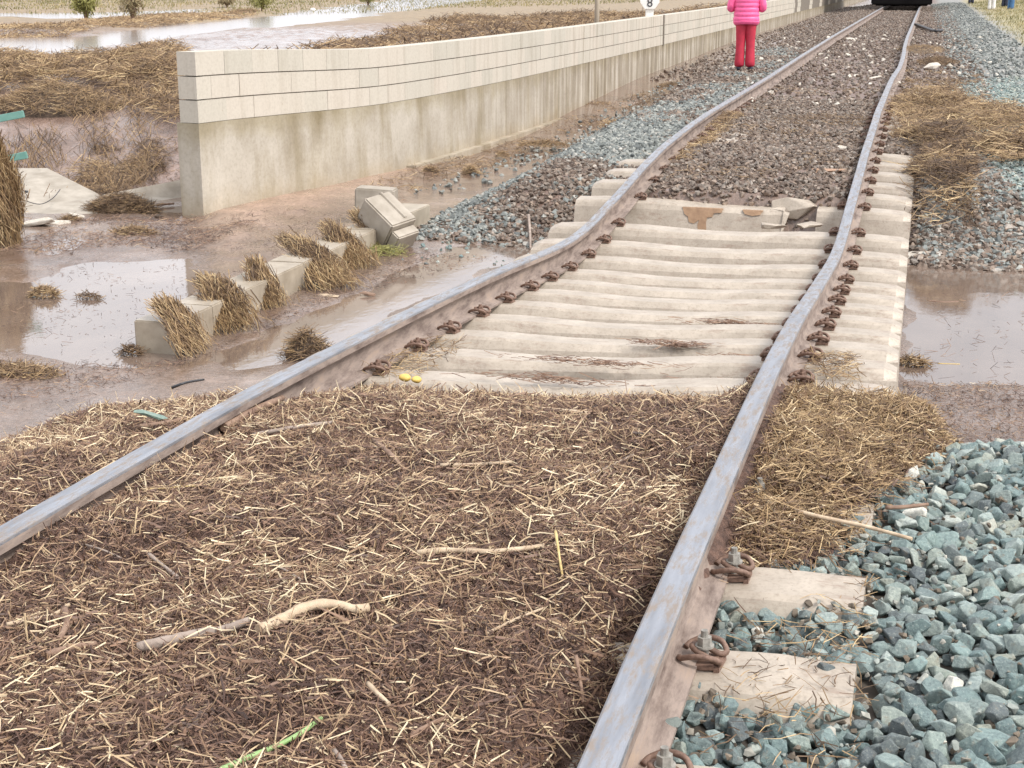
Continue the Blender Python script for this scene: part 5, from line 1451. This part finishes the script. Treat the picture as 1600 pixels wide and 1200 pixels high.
    zt = [(.74, .185, .155), (.80, .215, .175), (1.0, .20, .165), (1.2, .21, .16), (1.33, .19, .13), (1.40, .10, .09), (1.43, .07, .07)]
    zs_ = np.linspace(.74, 1.43, 70); rings = []
    for z in zs_:
        a = np.interp(z, [q[0] for q in zt], [q[1] for q in zt]); b_ = np.interp(z, [q[0] for q in zt], [q[2] for q in zt])
        puff = (.014 * abs(math.sin((z - .74) * math.pi / .075)) ** .6 if jacket == 'puffer' else .004) * (1 if z < 1.36 else .3)
        rings.append([bm.verts.new(((a + puff) * math.cos(t), (b_ + puff) * math.sin(t), z + (.025 * math.sin(t) if z < .8 else 0))) for t in [2 * math.pi * i / n_ for i in range(n_)]])
    for r0, r1 in zip(rings, rings[1:]):
        for i in range(n_): bm.faces.new((r0[i], r0[(i + 1) % n_], r1[(i + 1) % n_], r1[i]))
    bmesh.ops.recalc_face_normals(bm, faces=bm.faces)
    link('jacket', bm_mesh('jacket', bm, [top_mat], True), e)
    for s in (1, -1):
        pts = smooth_path([(s * .13, 0, 1.33), (s * .22, .01, 1.24), (s * .27, .01, 1.05), (s * .24, -.08, 1.02), (s * .15, -.18, 1.09)], 7)
        rad_ = [.075 - .03 * i / len(pts) + (.008 * abs(math.sin(i * 1.1)) if jacket == 'puffer' else 0) for i in range(len(pts))]
        bm = bmesh.new(); bm_tube(bm, pts, rad_, 14)
        link('sleeve', bm_mesh('sleeve', bm, [top_mat], True), e)
    return e
pz = -.26
for _ in range(8):
    pp = at(1163, 109, pz); pz = float(terrain(pp[:1], pp[1:2])[0]) + .03
person((pp[0], pp[1], pz), R(180 + 8), M['pink'], M['red'], 'person in a pink quilted jacket and red trousers standing beside the track', h=1.58)
for (x, y, top, leg, lab) in ((1517, 6, 'navy', 'navy', 'person in dark trousers, nearest the ballast among the far onlookers'), (1549, 17, 'whitecloth', 'whitecloth', 'person in a white coat and pale trousers standing on the grass'),
                              (1570, 12, 'navy', 'navy', 'person in dark clothes just behind the one in jeans'), (1579, 17, 'navy', 'jeans', 'person in blue jeans and white shoes on the grass')):
    q = at(x, y, .12); q[2] = float(terrain(q[:1], q[1:2])[0])
    q = at(x, y, q[2])
    person(tuple(q), R(160 + random.uniform(-40, 40)), M[top], M[leg], lab, 'plain', 1.68)

# ------------------------------------------------------------------ train
tr = empty('railcar', (-1.32, 77, .03)); tag(tr, 'dark-fronted train standing on the track in the distance', 'train')
bm = bmesh.new(); bm_box(bm, Vector((0, 9, 2.45)), (2.9, 18, 2.5), bev=.25); link('body', bm_mesh('body', bm, [M['train_body']], True), tr)
bm = bmesh.new(); bm_box(bm, Vector((0, 9, .85)), (2.75, 17.8, .75), bev=.03); bm_box(bm, Vector((0, -.05, .45)), (2.9, .5, .72), bev=.05)
bm_box(bm, Vector((0, .3, .18)), (2.5, .25, .3), bev=.03); link('underframe', bm_mesh('underframe', bm, [M['train_dark']]), tr)
for s in (-1, 1):
    bm = bmesh.new(); bmesh.ops.create_cone(bm, cap_ends=True, segments=20, radius1=.22, radius2=.22, depth=.12, matrix=Matrix.Translation((s * .95, -.55, 1.05)) @ Matrix.Rotation(R(90), 4, 'X'))
    bmesh.ops.create_cone(bm, cap_ends=True, segments=12, radius1=.09, radius2=.09, depth=.5, matrix=Matrix.Translation((s * .95, -.3, 1.05)) @ Matrix.Rotation(R(90), 4, 'X'))
    link('buffer', bm_mesh('buffer', bm, [M['train_dark']]), tr)
    bm = bmesh.new(); bm_box(bm, Vector((s * .62, -.012, 2.9)), (.95, .05, .8), bev=.02); link('window', bm_mesh('window', bm, [M['glass']]), tr)
    for y in (1.6, 4.0, 14, 16.4):
        bm = bmesh.new(); bmesh.ops.create_cone(bm, cap_ends=True, segments=28, radius1=.46, radius2=.46, depth=.13, matrix=Matrix.Translation((s * .86, y, .46)) @ Matrix.Rotation(R(90), 4, 'Y'))
        link('wheel', bm_mesh('wheel', bm, [M['train_dark']]), tr)
bm = bmesh.new(); bm_tube(bm, [(0, -.3, 1.0), (0, -.6, .95), (0, -.62, .6)], .05, 8); link('coupler', bm_mesh('coupler', bm, [M['train_dark']]), tr)
